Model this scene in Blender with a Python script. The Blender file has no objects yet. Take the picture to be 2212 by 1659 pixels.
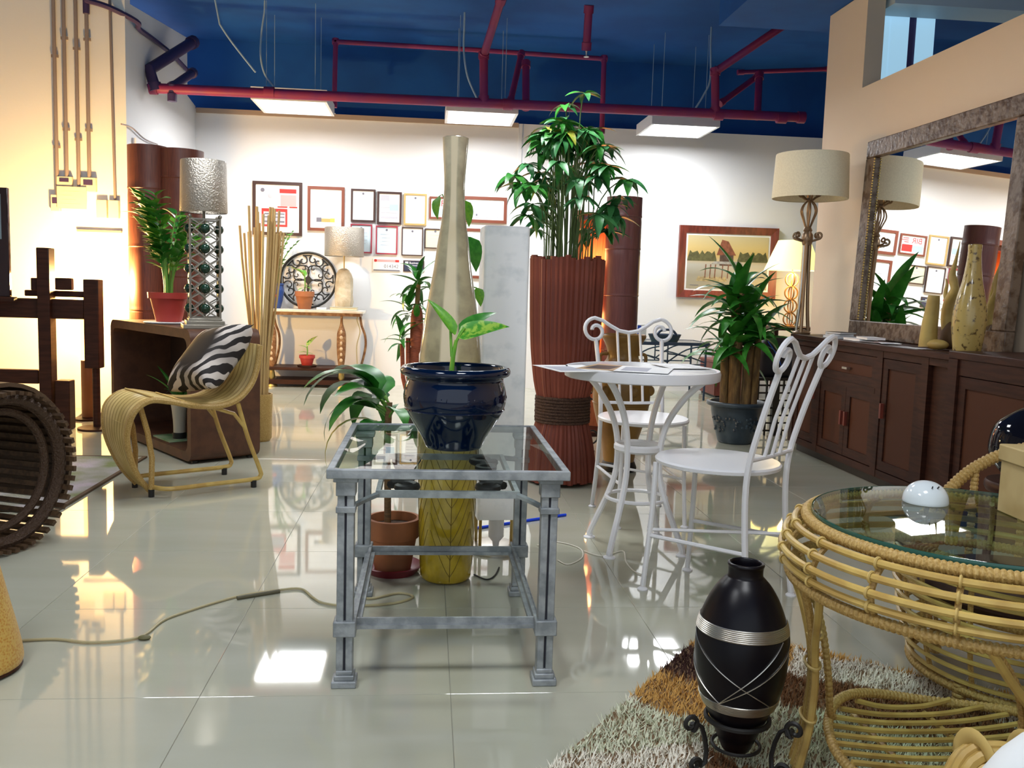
import bpy, bmesh, math, random
from mathutils import Vector, Matrix, Euler
PI = math.pi
D = bpy.data
scene = bpy.context.scene
COL = scene.collection

# ------------------------------------------------------------------ camera
cam_d = D.cameras.new('camera'); cam = D.objects.new('camera', cam_d); COL.objects.link(cam)
CR = ((0.9953216, -0.0199668, -0.0945314), (-0.0918989, 0.1063691, -0.9900708), (0.0298238, 0.9941262, 0.1040366))
m4 = Matrix(CR).to_4x4(); m4.translation = Vector((0, 0, 1.0)); cam.matrix_world = m4
cam_d.sensor_fit = 'HORIZONTAL'; cam_d.sensor_width = 36.0; cam_d.lens = 36.0 * 1950.0 / 2212.0
cam_d.clip_start = 0.05; cam_d.clip_end = 60
scene.camera = cam

# ------------------------------------------------------------------ world and exposure
w = D.worlds.new('world'); scene.world = w; w.use_nodes = True
WB = w.node_tree.nodes['Background']
WB.inputs[0].default_value = (0.85, 0.93, 1.0, 1); WB.inputs[1].default_value = 0.62
vs = scene.view_settings
vs.view_transform = 'Standard'; vs.look = 'None'; vs.gamma = 1.0; vs.use_curve_mapping = False
vs.exposure = 0.85
PANEL_W = 14.0          # watts of each ceiling panel
WARM_W = 105.0           # watts of the warm floor lamp by the service wall

# ------------------------------------------------------------------ helpers
def lin(c):
    return tuple((v / 12.92 if v <= 0.04045 else ((v + 0.055) / 1.055) ** 2.4) for v in c)
def hexc(h):
    return lin(tuple(int(h[i:i + 2], 16) / 255 for i in (0, 2, 4)))
MATS = {}
def mat(name, col, rough=0.5, metal=0.0, col2=None, scale=8.0, stretch=(1, 1, 1), bump=0.0, bscale=40.0,
        spec=0.5, emit=None, estr=0.0, trans=0.0, ior=1.45, coat=0.0, kind='noise', lo=0.4, hi=0.6, detail=3.0, coords='Object'):
    if name in MATS: return MATS[name]
    m = D.materials.new(name); m.use_nodes = True; MATS[name] = m
    nt = m.node_tree; b = nt.nodes['Principled BSDF']
    c = hexc(col) if isinstance(col, str) else col
    b.inputs['Base Color'].default_value = (*c, 1); b.inputs['Roughness'].default_value = rough
    b.inputs['Metallic'].default_value = metal; b.inputs['Specular IOR Level'].default_value = spec
    b.inputs['IOR'].default_value = ior
    if trans: b.inputs['Transmission Weight'].default_value = trans
    if coat: b.inputs['Coat Weight'].default_value = coat; b.inputs['Coat Roughness'].default_value = 0.05
    if emit:
        e = hexc(emit) if isinstance(emit, str) else emit
        b.inputs['Emission Color'].default_value = (*e, 1); b.inputs['Emission Strength'].default_value = estr
    if col2 or bump:
        tc = nt.nodes.new('ShaderNodeTexCoord'); mp = nt.nodes.new('ShaderNodeMapping')
        mp.inputs['Scale'].default_value = stretch
        nt.links.new(tc.outputs[coords], mp.inputs['Vector'])
    if col2:
        c2 = hexc(col2) if isinstance(col2, str) else col2
        if kind == 'noise':
            t = nt.nodes.new('ShaderNodeTexNoise'); t.inputs['Scale'].default_value = scale; t.inputs['Detail'].default_value = detail; out = t.outputs[0]
        elif kind == 'wave':
            t = nt.nodes.new('ShaderNodeTexWave'); t.inputs['Scale'].default_value = scale; t.inputs['Distortion'].default_value = detail; out = t.outputs['Fac']
        elif kind == 'voronoi':
            t = nt.nodes.new('ShaderNodeTexVoronoi'); t.inputs['Scale'].default_value = scale; out = t.outputs['Distance']
        nt.links.new(mp.outputs[0], t.inputs['Vector'])
        rp = nt.nodes.new('ShaderNodeValToRGB')
        rp.color_ramp.elements[0].position = lo; rp.color_ramp.elements[0].color = (*c, 1)
        rp.color_ramp.elements[1].position = hi; rp.color_ramp.elements[1].color = (*c2, 1)
        nt.links.new(out, rp.inputs[0]); nt.links.new(rp.outputs[0], b.inputs['Base Color'])
    if bump:
        t2 = nt.nodes.new('ShaderNodeTexNoise'); t2.inputs['Scale'].default_value = bscale; t2.inputs['Detail'].default_value = 3
        nt.links.new(mp.outputs[0], t2.inputs['Vector'])
        bp = nt.nodes.new('ShaderNodeBump'); bp.inputs['Strength'].default_value = bump; bp.inputs['Distance'].default_value = 0.01
        nt.links.new(t2.outputs[0], bp.inputs['Height']); nt.links.new(bp.outputs[0], b.inputs['Normal'])
    return m

def tag(o, label=None, cat=None, group=None, kind=None):
    if label: o['label'] = label
    if cat: o['category'] = cat
    if group: o['group'] = group
    if kind: o['kind'] = kind
    return o
def thing(name, label, cat, loc=(0, 0, 0), rz=0.0, group=None):
    o = D.objects.new(name, None); COL.objects.link(o); o.empty_display_size = 0.05
    o.location = loc; o.rotation_euler = (0, 0, rz)
    return tag(o, label, cat, group)

class MB:
    """collects shapes, then build() links them as one mesh object"""
    def __init__(s): s.v = []; s.f = []; s.mi = []
    def add(s, vs, fs, mi=0):
        k = len(s.v); s.v += [tuple(v) for v in vs]; s.f += [tuple(i + k for i in f) for f in fs]; s.mi += [mi] * len(fs); return s
    def box(s, c, d, rot=None, mi=0):
        x, y, z = d[0] / 2, d[1] / 2, d[2] / 2
        vs = [Vector(p) for p in ((-x, -y, -z), (x, -y, -z), (x, y, -z), (-x, y, -z), (-x, -y, z), (x, -y, z), (x, y, z), (-x, y, z))]
        if rot is not None:
            R = Euler(rot).to_matrix() if not isinstance(rot, Matrix) else rot
            vs = [R @ v for v in vs]
        c = Vector(c)
        return s.add([v + c for v in vs], [(0, 3, 2, 1), (4, 5, 6, 7), (0, 1, 5, 4), (1, 2, 6, 5), (2, 3, 7, 6), (3, 0, 4, 7)], mi)
    def bx(s, x0, x1, y0, y1, z0, z1, mi=0):
        return s.box(((x0 + x1) / 2, (y0 + y1) / 2, (z0 + z1) / 2), (abs(x1 - x0), abs(y1 - y0), abs(z1 - z0)), None, mi)
    def lathe(s, prof, seg=32, c=(0, 0, 0), sx=1.0, sy=1.0, cap=True, wob=None, mi=0):
        vs = []; n = len(prof)
        for (r, z) in prof:
            for i in range(seg):
                a = 2 * PI * i / seg; q = r * (wob(a, z) if wob else 1.0)
                vs.append((c[0] + q * sx * math.cos(a), c[1] + q * sy * math.sin(a), c[2] + z))
        fs = []
        for j in range(n - 1):
            for i in range(seg):
                i2 = (i + 1) % seg
                fs.append((j * seg + i, j * seg + i2, (j + 1) * seg + i2, (j + 1) * seg + i))
        if cap:
            if prof[0][0] > 1e-5: fs.append(tuple(reversed(range(seg))))
            if prof[-1][0] > 1e-5: fs.append(tuple((n - 1) * seg + i for i in range(seg)))
        return s.add(vs, fs, mi)
    def tube(s, pts, r, seg=8, closed=False, radii=None, flat=1.0, cap=True, mi=0, up=None):
        P = [Vector(p) for p in pts]; n = len(P); vs = []; fs = []
        T = []
        for i in range(n):
            a = P[(i - 1) % n] if (closed or i > 0) else P[i]; b = P[(i + 1) % n] if (closed or i < n - 1) else P[i]
            t = (b - a); T.append(t.normalized() if t.length > 1e-9 else Vector((0, 0, 1)))
        N = Vector(up) if up else (Vector((0, 0, 1)) if abs(T[0].z) < 0.9 else Vector((1, 0, 0)))
        for i in range(n):
            N = N - T[i] * N.dot(T[i])
            if N.length < 1e-6: N = T[i].orthogonal()
            N.normalize(); B = T[i].cross(N)
            q = radii[i] if radii else r
            for k in range(seg):
                a = 2 * PI * k / seg
                vs.append(P[i] + N * (q * math.cos(a) * flat) + B * (q * math.sin(a)))
        m = n if closed else n - 1
        for i in range(m):
            j = (i + 1) % n
            for k in range(seg):
                k2 = (k + 1) % seg
                fs.append((i * seg + k, i * seg + k2, j * seg + k2, j * seg + k))
        if cap and not closed:
            fs.append(tuple(reversed(range(seg)))); fs.append(tuple((n - 1) * seg + k for k in range(seg)))
        return s.add(vs, fs, mi)
    def bar(s, a, b, w, h, mi=0):
        a = Vector(a); b = Vector(b); d = b - a
        R = d.to_track_quat('Y', 'Z').to_matrix()
        return s.box((a + b) / 2, (w, d.length, h), R, mi)
    def ell(s, c, r, seg=16, rings=10, rot=None, mi=0):
        vs = []; fs = []
        R = Euler(rot).to_matrix() if rot is not None else None
        for j in range(rings + 1):
            p = PI * j / rings
            for i in range(seg):
                a = 2 * PI * i / seg
                v = Vector((r[0] * math.sin(p) * math.cos(a), r[1] * math.sin(p) * math.sin(a), -r[2] * math.cos(p)))
                if R is not None: v = R @ v
                vs.append(v + Vector(c))
        for j in range(rings):
            for i in range(seg):
                i2 = (i + 1) % seg
                fs.append((j * seg + i, j * seg + i2, (j + 1) * seg + i2, (j + 1) * seg + i))
        return s.add(vs, fs, mi)
    def prism(s, poly, z0, z1, axis='z', mi=0):
        n = len(poly)
        def P(x, y, z): return (x, y, z) if axis == 'z' else ((x, z, y) if axis == 'y' else (z, x, y))
        vs = [P(x, y, z0) for x, y in poly] + [P(x, y, z1) for x, y in poly]
        fs = [tuple(reversed(range(n))), tuple(n + i for i in range(n))] + [(i, (i + 1) % n, n + (i + 1) % n, n + i) for i in range(n)]
        return s.add(vs, fs, mi)
    def ring(s, c, r, t, seg=40, axis='z', tseg=8, sx=1.0, sy=1.0, mi=0, flat=1.0):
        pts = []
        for i in range(seg):
            a = 2 * PI * i / seg; x = r * sx * math.cos(a); y = r * sy * math.sin(a)
            pts.append((c[0] + x, c[1] + y, c[2]) if axis == 'z' else ((c[0] + x, c[1], c[2] + y) if axis == 'y' else (c[0], c[1] + x, c[2] + y)))
        return s.tube(pts, t, tseg, True, mi=mi, flat=flat, up={'z': (0, 0, 1), 'y': (0, 1, 0), 'x': (1, 0, 0)}[axis])
    def mesh(s, name, mats, smooth=True, ang=40, weld=False):
        me = D.meshes.new(name); me.from_pydata(s.v, [], s.f)
        for q in (mats if isinstance(mats, (list, tuple)) else [mats]): me.materials.append(q)
        bm = bmesh.new(); bm.from_mesh(me)
        if weld: bmesh.ops.remove_doubles(bm, verts=bm.verts, dist=1e-5)
        bmesh.ops.recalc_face_normals(bm, faces=bm.faces); bm.to_mesh(me); bm.free()
        if any(s.mi) and not weld: me.polygons.foreach_set('material_index', s.mi)
        if smooth:
            me.polygons.foreach_set('use_smooth', [True] * len(me.polygons)); me.set_sharp_from_angle(angle=math.radians(ang))
        me.update(); return me
    def build(s, name, mats, parent=None, loc=None, rot=None, smooth=True, ang=40, bevel=0.0, weld=False):
        me = s.mesh(name, mats, smooth, ang, weld)
        o = D.objects.new(name, me); COL.objects.link(o)
        if parent is not None: o.parent = parent
        if loc: o.location = loc
        if rot: o.rotation_euler = rot
        if bevel:
            b = o.modifiers.new('bevel', 'BEVEL'); b.width = bevel; b.segments = 2; b.limit_method = 'ANGLE'; b.angle_limit = math.radians(40)
        return o
def inst(name, me, parent, loc=(0, 0, 0), rot=(0, 0, 0), scale=1.0):
    o = D.objects.new(name, me); COL.objects.link(o)
    if parent is not None: o.parent = parent
    o.location = loc; o.rotation_euler = rot
    o.scale = (scale, scale, scale) if isinstance(scale, (int, float)) else scale
    return o
def struct(name, mb, m, parent=None, label=None, **k):
    o = mb.build(name, m, parent, **k)
    if parent is None: o['kind'] = 'structure'; o['label'] = label
    return o
def bez(p0, p1, p2, p3, n=12):
    p0, p1, p2, p3 = map(Vector, (p0, p1, p2, p3)); out = []
    for i in range(n + 1):
        t = i / n; u = 1 - t
        out.append(p0 * u ** 3 + p1 * 3 * u * u * t + p2 * 3 * u * t * t + p3 * t ** 3)
    return out
def spline(pts, n=8, closed=False):
    P = [Vector(p) for p in pts]; out = []; N = len(P)
    rng = range(N) if closed else range(N - 1)
    for i in rng:
        a = P[(i - 1) % N] if (closed or i > 0) else P[i]; b = P[i]; c = P[(i + 1) % N]; d = P[(i + 2) % N] if (closed or i < N - 2) else P[(i + 1) % N]
        for k in range(n):
            t = k / n
            out.append(0.5 * ((2 * b) + (c - a) * t + (2 * a - 5 * b + 4 * c - d) * t * t + (3 * b - a - 3 * c + d) * t ** 3))
    if not closed: out.append(P[-1])
    return out
def spiral(cx, cz, r0, r1, a0, a1, n=24):
    return [(cx + (r0 + (r1 - r0) * i / n) * math.cos(a0 + (a1 - a0) * i / n), cz + (r0 + (r1 - r0) * i / n) * math.sin(a0 + (a1 - a0) * i / n)) for i in range(n + 1)]
def smooth_prof(prof, n=6):
    return [(max(p.x, 0), p.y) for p in (Vector((q[0], q[1])) for q in [(v.x, v.y) for v in spline([(r, z, 0) for r, z in prof], n)])]

# leaves -------------------------------------------------------------
def leaf_mesh(name, m, width=0.22, droop=0.35, n=7, fold=0.25, tip=0.5, base=0.15, wave=0.0):
    vs = []; fs = []
    ang = 0.0; y = 0.0; z = 0.0; step = 1.0 / n
    for i in range(n + 1):
        t = i / n
        pr = (math.sin(PI * min(1.0, (t ** (0.75 if tip < 0.5 else 0.6)))) ** 0.8)
        wd = width * (max(pr, 0.0) * (1 - base) + base * (1 - t)) * 0.5
        if i == n: wd = 0.002
        wz = wave * math.sin(t * 9) * wd
        vs += [(-wd, y, z + fold * wd + wz), (0, y, z), (wd, y, z + fold * wd - wz)]
        a = -droop * 2.2 * t; y += step * math.cos(a); z += step * math.sin(a)
    for i in range(n):
        k = i * 3
        fs += [(k, k + 1, k + 4, k + 3), (k + 1, k + 2, k + 5, k + 4)]
    mb = MB(); mb.add(vs, fs)
    me = D.meshes.new(name); me.from_pydata(mb.v, [], mb.f); me.materials.append(m)
    me.polygons.foreach_set('use_smooth', [True] * len(me.polygons)); me.update()
    return me
def put_leaf(me, parent, p, az, el, length, roll=0.0, name='leaf'):
    R = Matrix.Rotation(az, 3, 'Z') @ Matrix.Rotation(el, 3, 'X') @ Matrix.Rotation(roll, 3, 'Y')
    return inst(name, me, parent, p, R.to_euler(), length)

# ------------------------------------------------------------------ shared materials
M = {}
M['wall'] = mat('wall_paint', (0.80, 0.80, 0.80), 0.7, bump=0.05, bscale=60)
M['wallwarm'] = mat('wall_warm_light', (0.78, 0.61, 0.43), 0.7, bump=0.05, bscale=60)  # white wall; dim warm light is put into this colour
M['tile'] = mat('floor_tile', (0.43, 0.43, 0.335), 0.04, spec=0.95, col2=(0.47, 0.465, 0.375), scale=1.3, stretch=(1, 5, 1), lo=0.3, hi=0.7)
M['grout'] = mat('grout', (0.34, 0.33, 0.27), 0.7)
M['ceil'] = mat('ceiling_blue', (0.005, 0.085, 0.32), 0.8, col2=(0.004, 0.065, 0.26), scale=2.0)
M['pipe'] = mat('pipe_red', (0.26, 0.020, 0.075), 0.5, col2=(0.20, 0.02, 0.11), scale=4)
M['pipedark'] = mat('pipe_dark', (0.05, 0.03, 0.10), 0.5)
M['wire'] = mat('wire_grey', (0.30, 0.42, 0.55), 0.5)
M['conduit'] = mat('conduit_grey', (0.27, 0.22, 0.21), 0.5)
M['black'] = mat('black_iron', (0.015, 0.014, 0.013), 0.5)
M['silver'] = mat('silver_wire', (0.55, 0.53, 0.48), 0.3, 1.0)
M['white'] = mat('white_enamel', (0.80, 0.80, 0.82), 0.3)
M['paper'] = mat('paper_white', (0.85, 0.85, 0.84), 0.6)
M['soil'] = mat('soil', (0.035, 0.022, 0.015), 0.95, col2=(0.07, 0.045, 0.03), scale=60, bump=0.6, bscale=90)
M['terra'] = mat('terracotta', (0.36, 0.13, 0.05), 0.75, col2=(0.28, 0.11, 0.05), scale=9)
M['redclay'] = mat('red_plastic', (0.40, 0.04, 0.03), 0.5)
M['stem'] = mat('stem_green', (0.13, 0.30, 0.04), 0.5)
M['cane'] = mat('rattan_cane', (0.58, 0.41, 0.12), 0.36, col2=(0.45, 0.29, 0.08), scale=14, spec=0.5)
M['canedk'] = mat('rattan_wrap', (0.38, 0.23, 0.06), 0.5, col2=(0.52, 0.35, 0.12), scale=220, kind='noise')
M['tie'] = mat('cane_tie', (0.56, 0.40, 0.13), 0.5)
M['dwood'] = mat('dark_wood', (0.030, 0.011, 0.007), 0.45, col2=(0.048, 0.017, 0.010), scale=7, stretch=(1, 1, 9), spec=0.2)
M['rwood'] = mat('red_wood', (0.22, 0.045, 0.028), 0.4, col2=(0.14, 0.03, 0.02), scale=5, stretch=(6, 6, 1))
M['brass'] = mat('brass', (0.45, 0.33, 0.12), 0.35, 1.0)
M['marble'] = mat('marble_top', (0.72, 0.66, 0.56), 0.25, col2=(0.60, 0.50, 0.38), scale=6)
M['leafd'] = mat('leaf_dark', (0.018, 0.14, 0.018), 0.35, col2=(0.04, 0.23, 0.025), scale=7)
M['leafm'] = mat('leaf_mid', (0.03, 0.19, 0.02), 0.35, col2=(0.055, 0.27, 0.03), scale=6)
M['leafl'] = mat('leaf_lime', (0.16, 0.42, 0.03), 0.35, col2=(0.10, 0.32, 0.03), scale=9)
M['leafs'] = mat('leaf_schefflera', (0.035, 0.17, 0.05), 0.35, col2=(0.07, 0.27, 0.08), scale=8)
M['leafv'] = mat('leaf_variegated', (0.50, 0.62, 0.16), 0.35, col2=(0.06, 0.30, 0.03), scale=9, lo=0.45, hi=0.58)
M['leafy'] = mat('leaf_yellowing', (0.42, 0.36, 0.04), 0.4, col2=(0.20, 0.32, 0.03), scale=6)
M['cord'] = mat('cord_beige', (0.42, 0.36, 0.20), 0.5)
M['cordw'] = mat('cord_white', (0.70, 0.66, 0.56), 0.5)

# ------------------------------------------------------------------ the setting
WX0, WX1, YB = -2.26, 2.78, 9.15
# floor: dark grout bed and one object for each tile
fl = struct('floor', MB().bx(-5, 5.2, -3.0, 9.3, -0.05, -0.0025), M['grout'], label='cream polished tile floor')
TS, TX, TY = 0.605, 0.075, 2.145
tile_mb = MB(); h = TS / 2 - 0.0008; c_ = 0.0007
tile_mb.add([(-h, -h, -0.004), (h, -h, -0.004), (h, h, -0.004), (-h, h, -0.004), (-h + 0, -h, -c_), (h, -h, -c_), (h, h, -c_), (-h, h, -c_),
             (-h + c_, -h + c_, 0), (h - c_, -h + c_, 0), (h - c_, h - c_, 0), (-h + c_, h - c_, 0)],
            [(8, 9, 10, 11), (4, 5, 9, 8), (5, 6, 10, 9), (6, 7, 11, 10), (7, 4, 8, 11), (0, 1, 5, 4), (1, 2, 6, 5), (2, 3, 7, 6), (3, 0, 4, 7)])
tile_me = tile_mb.mesh('tile', M['tile'], smooth=False)
for i in range(-8, 8):
    for j in range(-4, 12):
        x = TX + (i + 0.5) * TS; y = TY + (j + 0.5) * TS
        if x > 4.9 or x < -4.7 or y > 9.2: continue
        if x < -2.7 and y > 7.3: continue
        inst('tile', tile_me, fl, (x, y, 0))
# back wall with the ledge trim along its top and the flat pilaster
struct('wall_back', MB().bx(-2.4, 5.2, YB, YB + 0.12, 0, 2.64), M['wall'], label='white back wall hung with certificates')
struct('trim_1', MB().bx(-2.25, 0.86, YB - 0.02, YB + 0.02, 2.60, 2.645), mat('trim_tan', (0.45, 0.33, 0.24), 0.6), label='thin tan ledge along the top of the back wall')
struct('trim_2', MB().bx(0.862, 0.90, YB - 0.012, YB + 0.005, 0, 2.638), M['wall'], label='narrow vertical joint strip on the back wall')
struct('wall_upper', MB().bx(-2.4, 5.2, YB + 0.13, YB + 0.2, 2.0, 3.4), M['ceil'], label='deep blue upper wall above the white back wall')
struct('ceiling', MB().bx(-5, 5.2, -3.0, 9.4, 3.32, 3.4), M['ceil'], label='deep blue painted open ceiling')
# left wall beyond the service wall: white, door frame in it
lw = MB(); lw.prism([(7.20, 0), (YB, 0), (YB, 2.66), (8.86, 2.70), (8.86, 3.22), (7.20, 3.03)], WX0 - 0.12, WX0, 'x')
struct('wall_left', lw, M['wall'], label='white left wall with stepped top beside the bamboo screen')
struct('door_1', MB().bx(WX0, WX0 + 0.03, 7.245, 7.30, 0, 2.06).bx(WX0, WX0 + 0.03, 8.12, 8.20, 0, 2.06).bx(WX0, WX0 + 0.03, 7.30, 8.12, 2.0, 2.06), M['white'], label='white door frame behind the bamboo screen')
struct('wall_service', MB().bx(-5, WX0, 7.12, 7.24, 0, 3.33), M['wall'], label='service wall with conduits, lit yellow by a lamp')
struct('wall_far_left', MB().bx(-4.9, -4.8, -3.0, 7.12, 0, 3.33), M['wall'], label='white side wall')
# right wall: low partition, pillar, light partition behind it
struct('wall_right', MB().bx(WX1, WX1 + 0.12, -3.0, 5.80, 0, 2.37), M['wallwarm'], label='partition wall behind the mirror, warm light in its colour')
struct('wall_pillar', MB().bx(WX1, WX1 + 0.12, 5.80, 6.36, 0, 2.98), M['wallwarm'], label='pillar at the end of the partition wall, warm light in its colour')
struct('wall_soffit', MB().bx(2.1, 5.2, 2.2, 6.75, 2.985, 3.32), M['ceil'], label='blue soffit over the partition wall')
wpanel = struct('wall_panel_glow', MB().bx(2.905, 3.38, 6.06, 6.10, 2.0, 2.984), M['pipedark'], label='narrow pale blue panels over the partition wall, glow added')
pglow = mat('panel_glow', (0.4, 0.6, 0.75), 0.3, emit=(0.36, 0.62, 0.80), estr=0.42)  # added glow that brightens unlit pale panels above the partition
MB().bx(2.905, 3.06, 6.045, 6.06, 2.0, 2.98).build('pane', pglow, wpanel); MB().bx(3.062, 3.20, 6.05, 6.06, 2.0, 2.98).build('pane', pglow, wpanel); MB().bx(3.255, 3.38, 6.045, 6.06, 2.0, 2.98).build('pane', pglow, wpanel)
struct('wall_beyond', MB().bx(5.1, 5.2, -3, 9.2, 0, 3.33), M['ceil'], label='dark blue wall beyond the partition')
struct('trim_3', MB().bx(2.92, 4.7, 5.72, 5.98, 2.885, 2.984), mat('duct_grey', (0.55, 0.66, 0.72), 0.5), label='grey ceiling duct above the partition wall')

# ------------------------------------------------------------------ ceiling panel lights
lamp_on = mat('panel_diffuser', (0.9, 0.9, 0.9), 0.5, emit=(0.94, 0.97, 1.0), estr=9.0)
def panel(x, y, z, label, group=None, k=1.0):
    t = thing('ceiling_light', label, 'ceiling light', (x, y, z), 0, group)
    MB().bx(-.31, .31, -.31, -.285, 0, .10).bx(-.31, .31, .285, .31, 0, .10).bx(-.31, -.285, -.285, .285, 0, .10).bx(.285, .31, -.285, .285, 0, .10).bx(-.285, .285, -.285, .285, .08, .10).build('housing', M['white'], t)
    df = MB()
    MB().bx(-.284, .284, -.284, .284, .014, .024).build('diffuser', lamp_on, t)
    for sx in (-.2, .2):
        for sy in (-.2, .2):
            MB().tube([(sx, sy, .10), (sx, sy, 3.32 - z)], 0.003, 5).build('hanging_wire', M['wire'], t)
    ld = D.lights.new('panel_lamp', 'AREA'); ld.shape = 'SQUARE'; ld.size = 0.55; ld.energy = PANEL_W * k; ld.color = (0.95, 0.975, 1.0)
    lo = D.objects.new('panel_lamp', ld); COL.objects.link(lo); lo.parent = t; lo.location = (0, 0, 0.004)
    return t
panel(-1.18, 8.13, 2.50, 'lit square ceiling panel hanging over the iron medallion')
panel(0.43, 8.22, 2.50, 'lit square ceiling panel hanging above the tall bottle vase')
panel(2.26, 8.38, 2.50, 'lit square ceiling panel hanging above the framed painting')
for xx, yy, lb in ((-1.18, 4.5, 'added unseen ceiling panel over the rattan slipper chair'), (0.43, 4.5, 'added unseen ceiling panel over the reed planter'),
                   (-1.18, 0.9, 'added unseen ceiling panel near the gold mosaic cone'), (0.43, 0.9, 'added unseen ceiling panel near the rattan armchair')):
    panel(xx, yy, 2.62, lb, None, 0.62)  # extra panels out of view, added to light the foreground
# measured points: a picture point and its known depth, height or side position give the place in the room
def _ray(u, v): return Matrix(CR) @ Vector((u - 1106.0, 829.5 - v, -1950.0))
def at(u, v, y): d = _ray(u, v); return Vector((0, 0, 1)) + d * (y / d.y)
def atx(u, v, x): d = _ray(u, v); return Vector((0, 0, 1)) + d * (x / d.x)
def onz(u, v, z=0.0): d = _ray(u, v); return Vector((0, 0, 1)) + d * ((z - 1.0) / d.z)

# ------------------------------------------------------------------ sprinkler pipes under the ceiling
t = thing('sprinkler_pipe', 'long red sprinkler pipe with risers hung under the blue ceiling', 'pipe', (0, 7.6, 2.51))
o = Vector((0, 7.6, 2.51))
def pl(pts, r, nm, m='pipe', fit=True):
    P = [Vector(p) - o for p in pts]; b = MB(); b.tube(P, r, 10)
    if fit:
        for q in (P[0], P[-1]):
            d = (P[1] - P[0]).normalized() if q == P[0] else (P[-1] - P[-2]).normalized()
            b.tube([q - d * .03, q + d * .03], r * 1.25, 10)
    return b.build(nm, M[m], t)
mp_ = pl([(-2.20, 7.6, 2.503), (3.12, 7.6, 2.525)], .040, 'main_pipe')
for x in (-1.3, 0.62, 2.4, 2.95): MB().tube([(x - .04, 0, 0.003), (x + .04, 0, 0.003)], .047, 10).build('coupling', M['pipe'], mp_)
a = at(1045, 215, 7.6); b_ = at(1045, 120, 7.6)
pl([a, b_], .035, 'riser'); pl([b_, at(1082, 0, 7.15)], .033, 'riser')
a = at(1545, 240, 7.6); b_ = at(1545, 155, 7.6)
pl([a, b_], .035, 'riser'); pl([b_, at(1708, 45, 7.35)], .033, 'riser')
pl([at(725, 90, 8.6), at(1015, 107, 8.6), at(1305, 127, 8.6)], .022, 'branch_pipe')
pl([at(725, 90, 8.6), at(722, 225, 8.6)], .022, 'drop'); pl([at(1305, 127, 8.6), at(1300, 282, 8.6)], .024, 'drop')
pl([at(1103, 218, 7.7), at(1126, 118, 8.1)], .026, 'brace'); pl([at(1136, 140, 7.9), at(1136, 228, 7.7)], .032, 'brace')
pl([at(1558, 222, 7.7), at(1636, 165, 8.0)], .026, 'brace'); pl([at(1640, 165, 7.9), at(1636, 248, 7.7)], .032, 'brace')
pl([at(1600, 156, 8.3), at(1790, 149, 8.3)], .020, 'branch_pipe')
pl([at(1272, 20, 7.3), at(1267, 100, 7.4)], .032, 'drop')
pl([(-2.19, 7.6, 2.51), at(323, 150, 7.6), at(415, 92, 8.3)], .045, 'elbow', 'pipedark')
pl([at(372, 188, 7.62), at(415, 158, 8.2)], .035, 'elbow', 'pipedark'); pl([at(372, 192, 7.6), at(372, 211, 7.6)], .030, 'stub', 'pipedark')
for (u, v, y) in ((720, 232, 8.6), (1300, 290, 8.6), (1267, 108, 7.4)):
    p = at(u, v, y) - o
    MB().lathe([(.012, .03), (.014, .0), (.006, -.02), (.006, -.045), (.022, -.05), (.022, -.055)], 10, p).build('sprinkler_head', M['silver'], t)
for pts, nm in (([(572, 22), (565, 70), (563, 120), (572, 160), (592, 188)], 'thin pale cable dangling over the medallion light'),
                ([(1003, 62), (1002, 110), (1010, 165), (1030, 212)], 'thin pale cable dangling beside the vase light'),
                ([(1535, 90), (1534, 170), (1520, 205), (1498, 240)], 'thin pale cable dangling beside the painting light')):
    P = spline([at(u, v, 7.9) for u, v in pts], 6); P[0] = Vector((P[0].x, P[0].y, 3.31))
    tag(MB().tube(P, .008, 6).build('hanging_cable', M['wire']), nm, 'cable')
P = spline([at(470, 45, 7.2), at(500, 90, 7.2), at(552, 156, 7.2)], 4); P[0] = Vector((P[0].x - .06, P[0].y, 3.31))
tag(MB().tube(P, .007, 6).build('ceiling_brace', M['wire']), 'thin slanted steel brace under the blue ceiling', 'brace')

# ------------------------------------------------------------------ service wall fittings
YS = 7.12
cz = {0: 1.60, 1: 1.73, 2: 1.66, 3: 1.73}
for i, u in enumerate((122, 143, 170, 193)):
    x = (-2.755, -2.685, -2.60, -2.525)[i]
    th = thing('wall_conduit', ['grey wall conduit running down to the lone low switch', 'grey wall conduit ending at the breaker box above the note', 'grey wall conduit that ends behind the taped note', 'grey wall conduit with a purple coupling at its top'][i], 'conduit', (x, YS - .02, cz[i]), 0, 'wall conduits')
    MB().tube([(0, 0, 0), (0, 0, 3.31 - cz[i])], .014, 8).build('tube', M['conduit'], th)
    for zz in (.35, 1.0): MB().box((0, .006, zz), (.05, .012, .02)).build('clip', M['conduit'], th)
    if i == 3: MB().tube([(0, 0, 1.18), (0, 0, 1.58)], .024, 10).build('coupling', M['pipedark'], th)
th = thing('wall_conduit', 'thin conduit at the corner of the service wall', 'conduit', (-2.345, YS - .012, 1.58))
MB().tube([(0, 0, 0), (-.02, 0, 1.72)], .010, 8).build('tube', M['conduit'], th)
offw = mat('switch_ivory', (0.66, 0.58, 0.46), 0.5)
def switchbox(x0, x1, z0, z1, lab, sl=True):
    t = thing('switch_box', lab, 'switch', ((x0 + x1) / 2, YS - .035, z0))
    MB().bx(-(x1 - x0) / 2, (x1 - x0) / 2, 0, .035, 0, z1 - z0).build('case', offw, t, bevel=.004)
    if sl: MB().bx(-(x1 - x0) * .3, (x1 - x0) * .3, -.004, .004, (z1 - z0) * .45, (z1 - z0) * .8).build('rocker', M['pipedark'], t)
switchbox(-2.755, -2.645, 1.66, 1.735, 'ivory breaker box left of the taped note top')
switchbox(-2.585, -2.475, 1.63, 1.735, 'ivory breaker box right of the taped note top')
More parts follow.
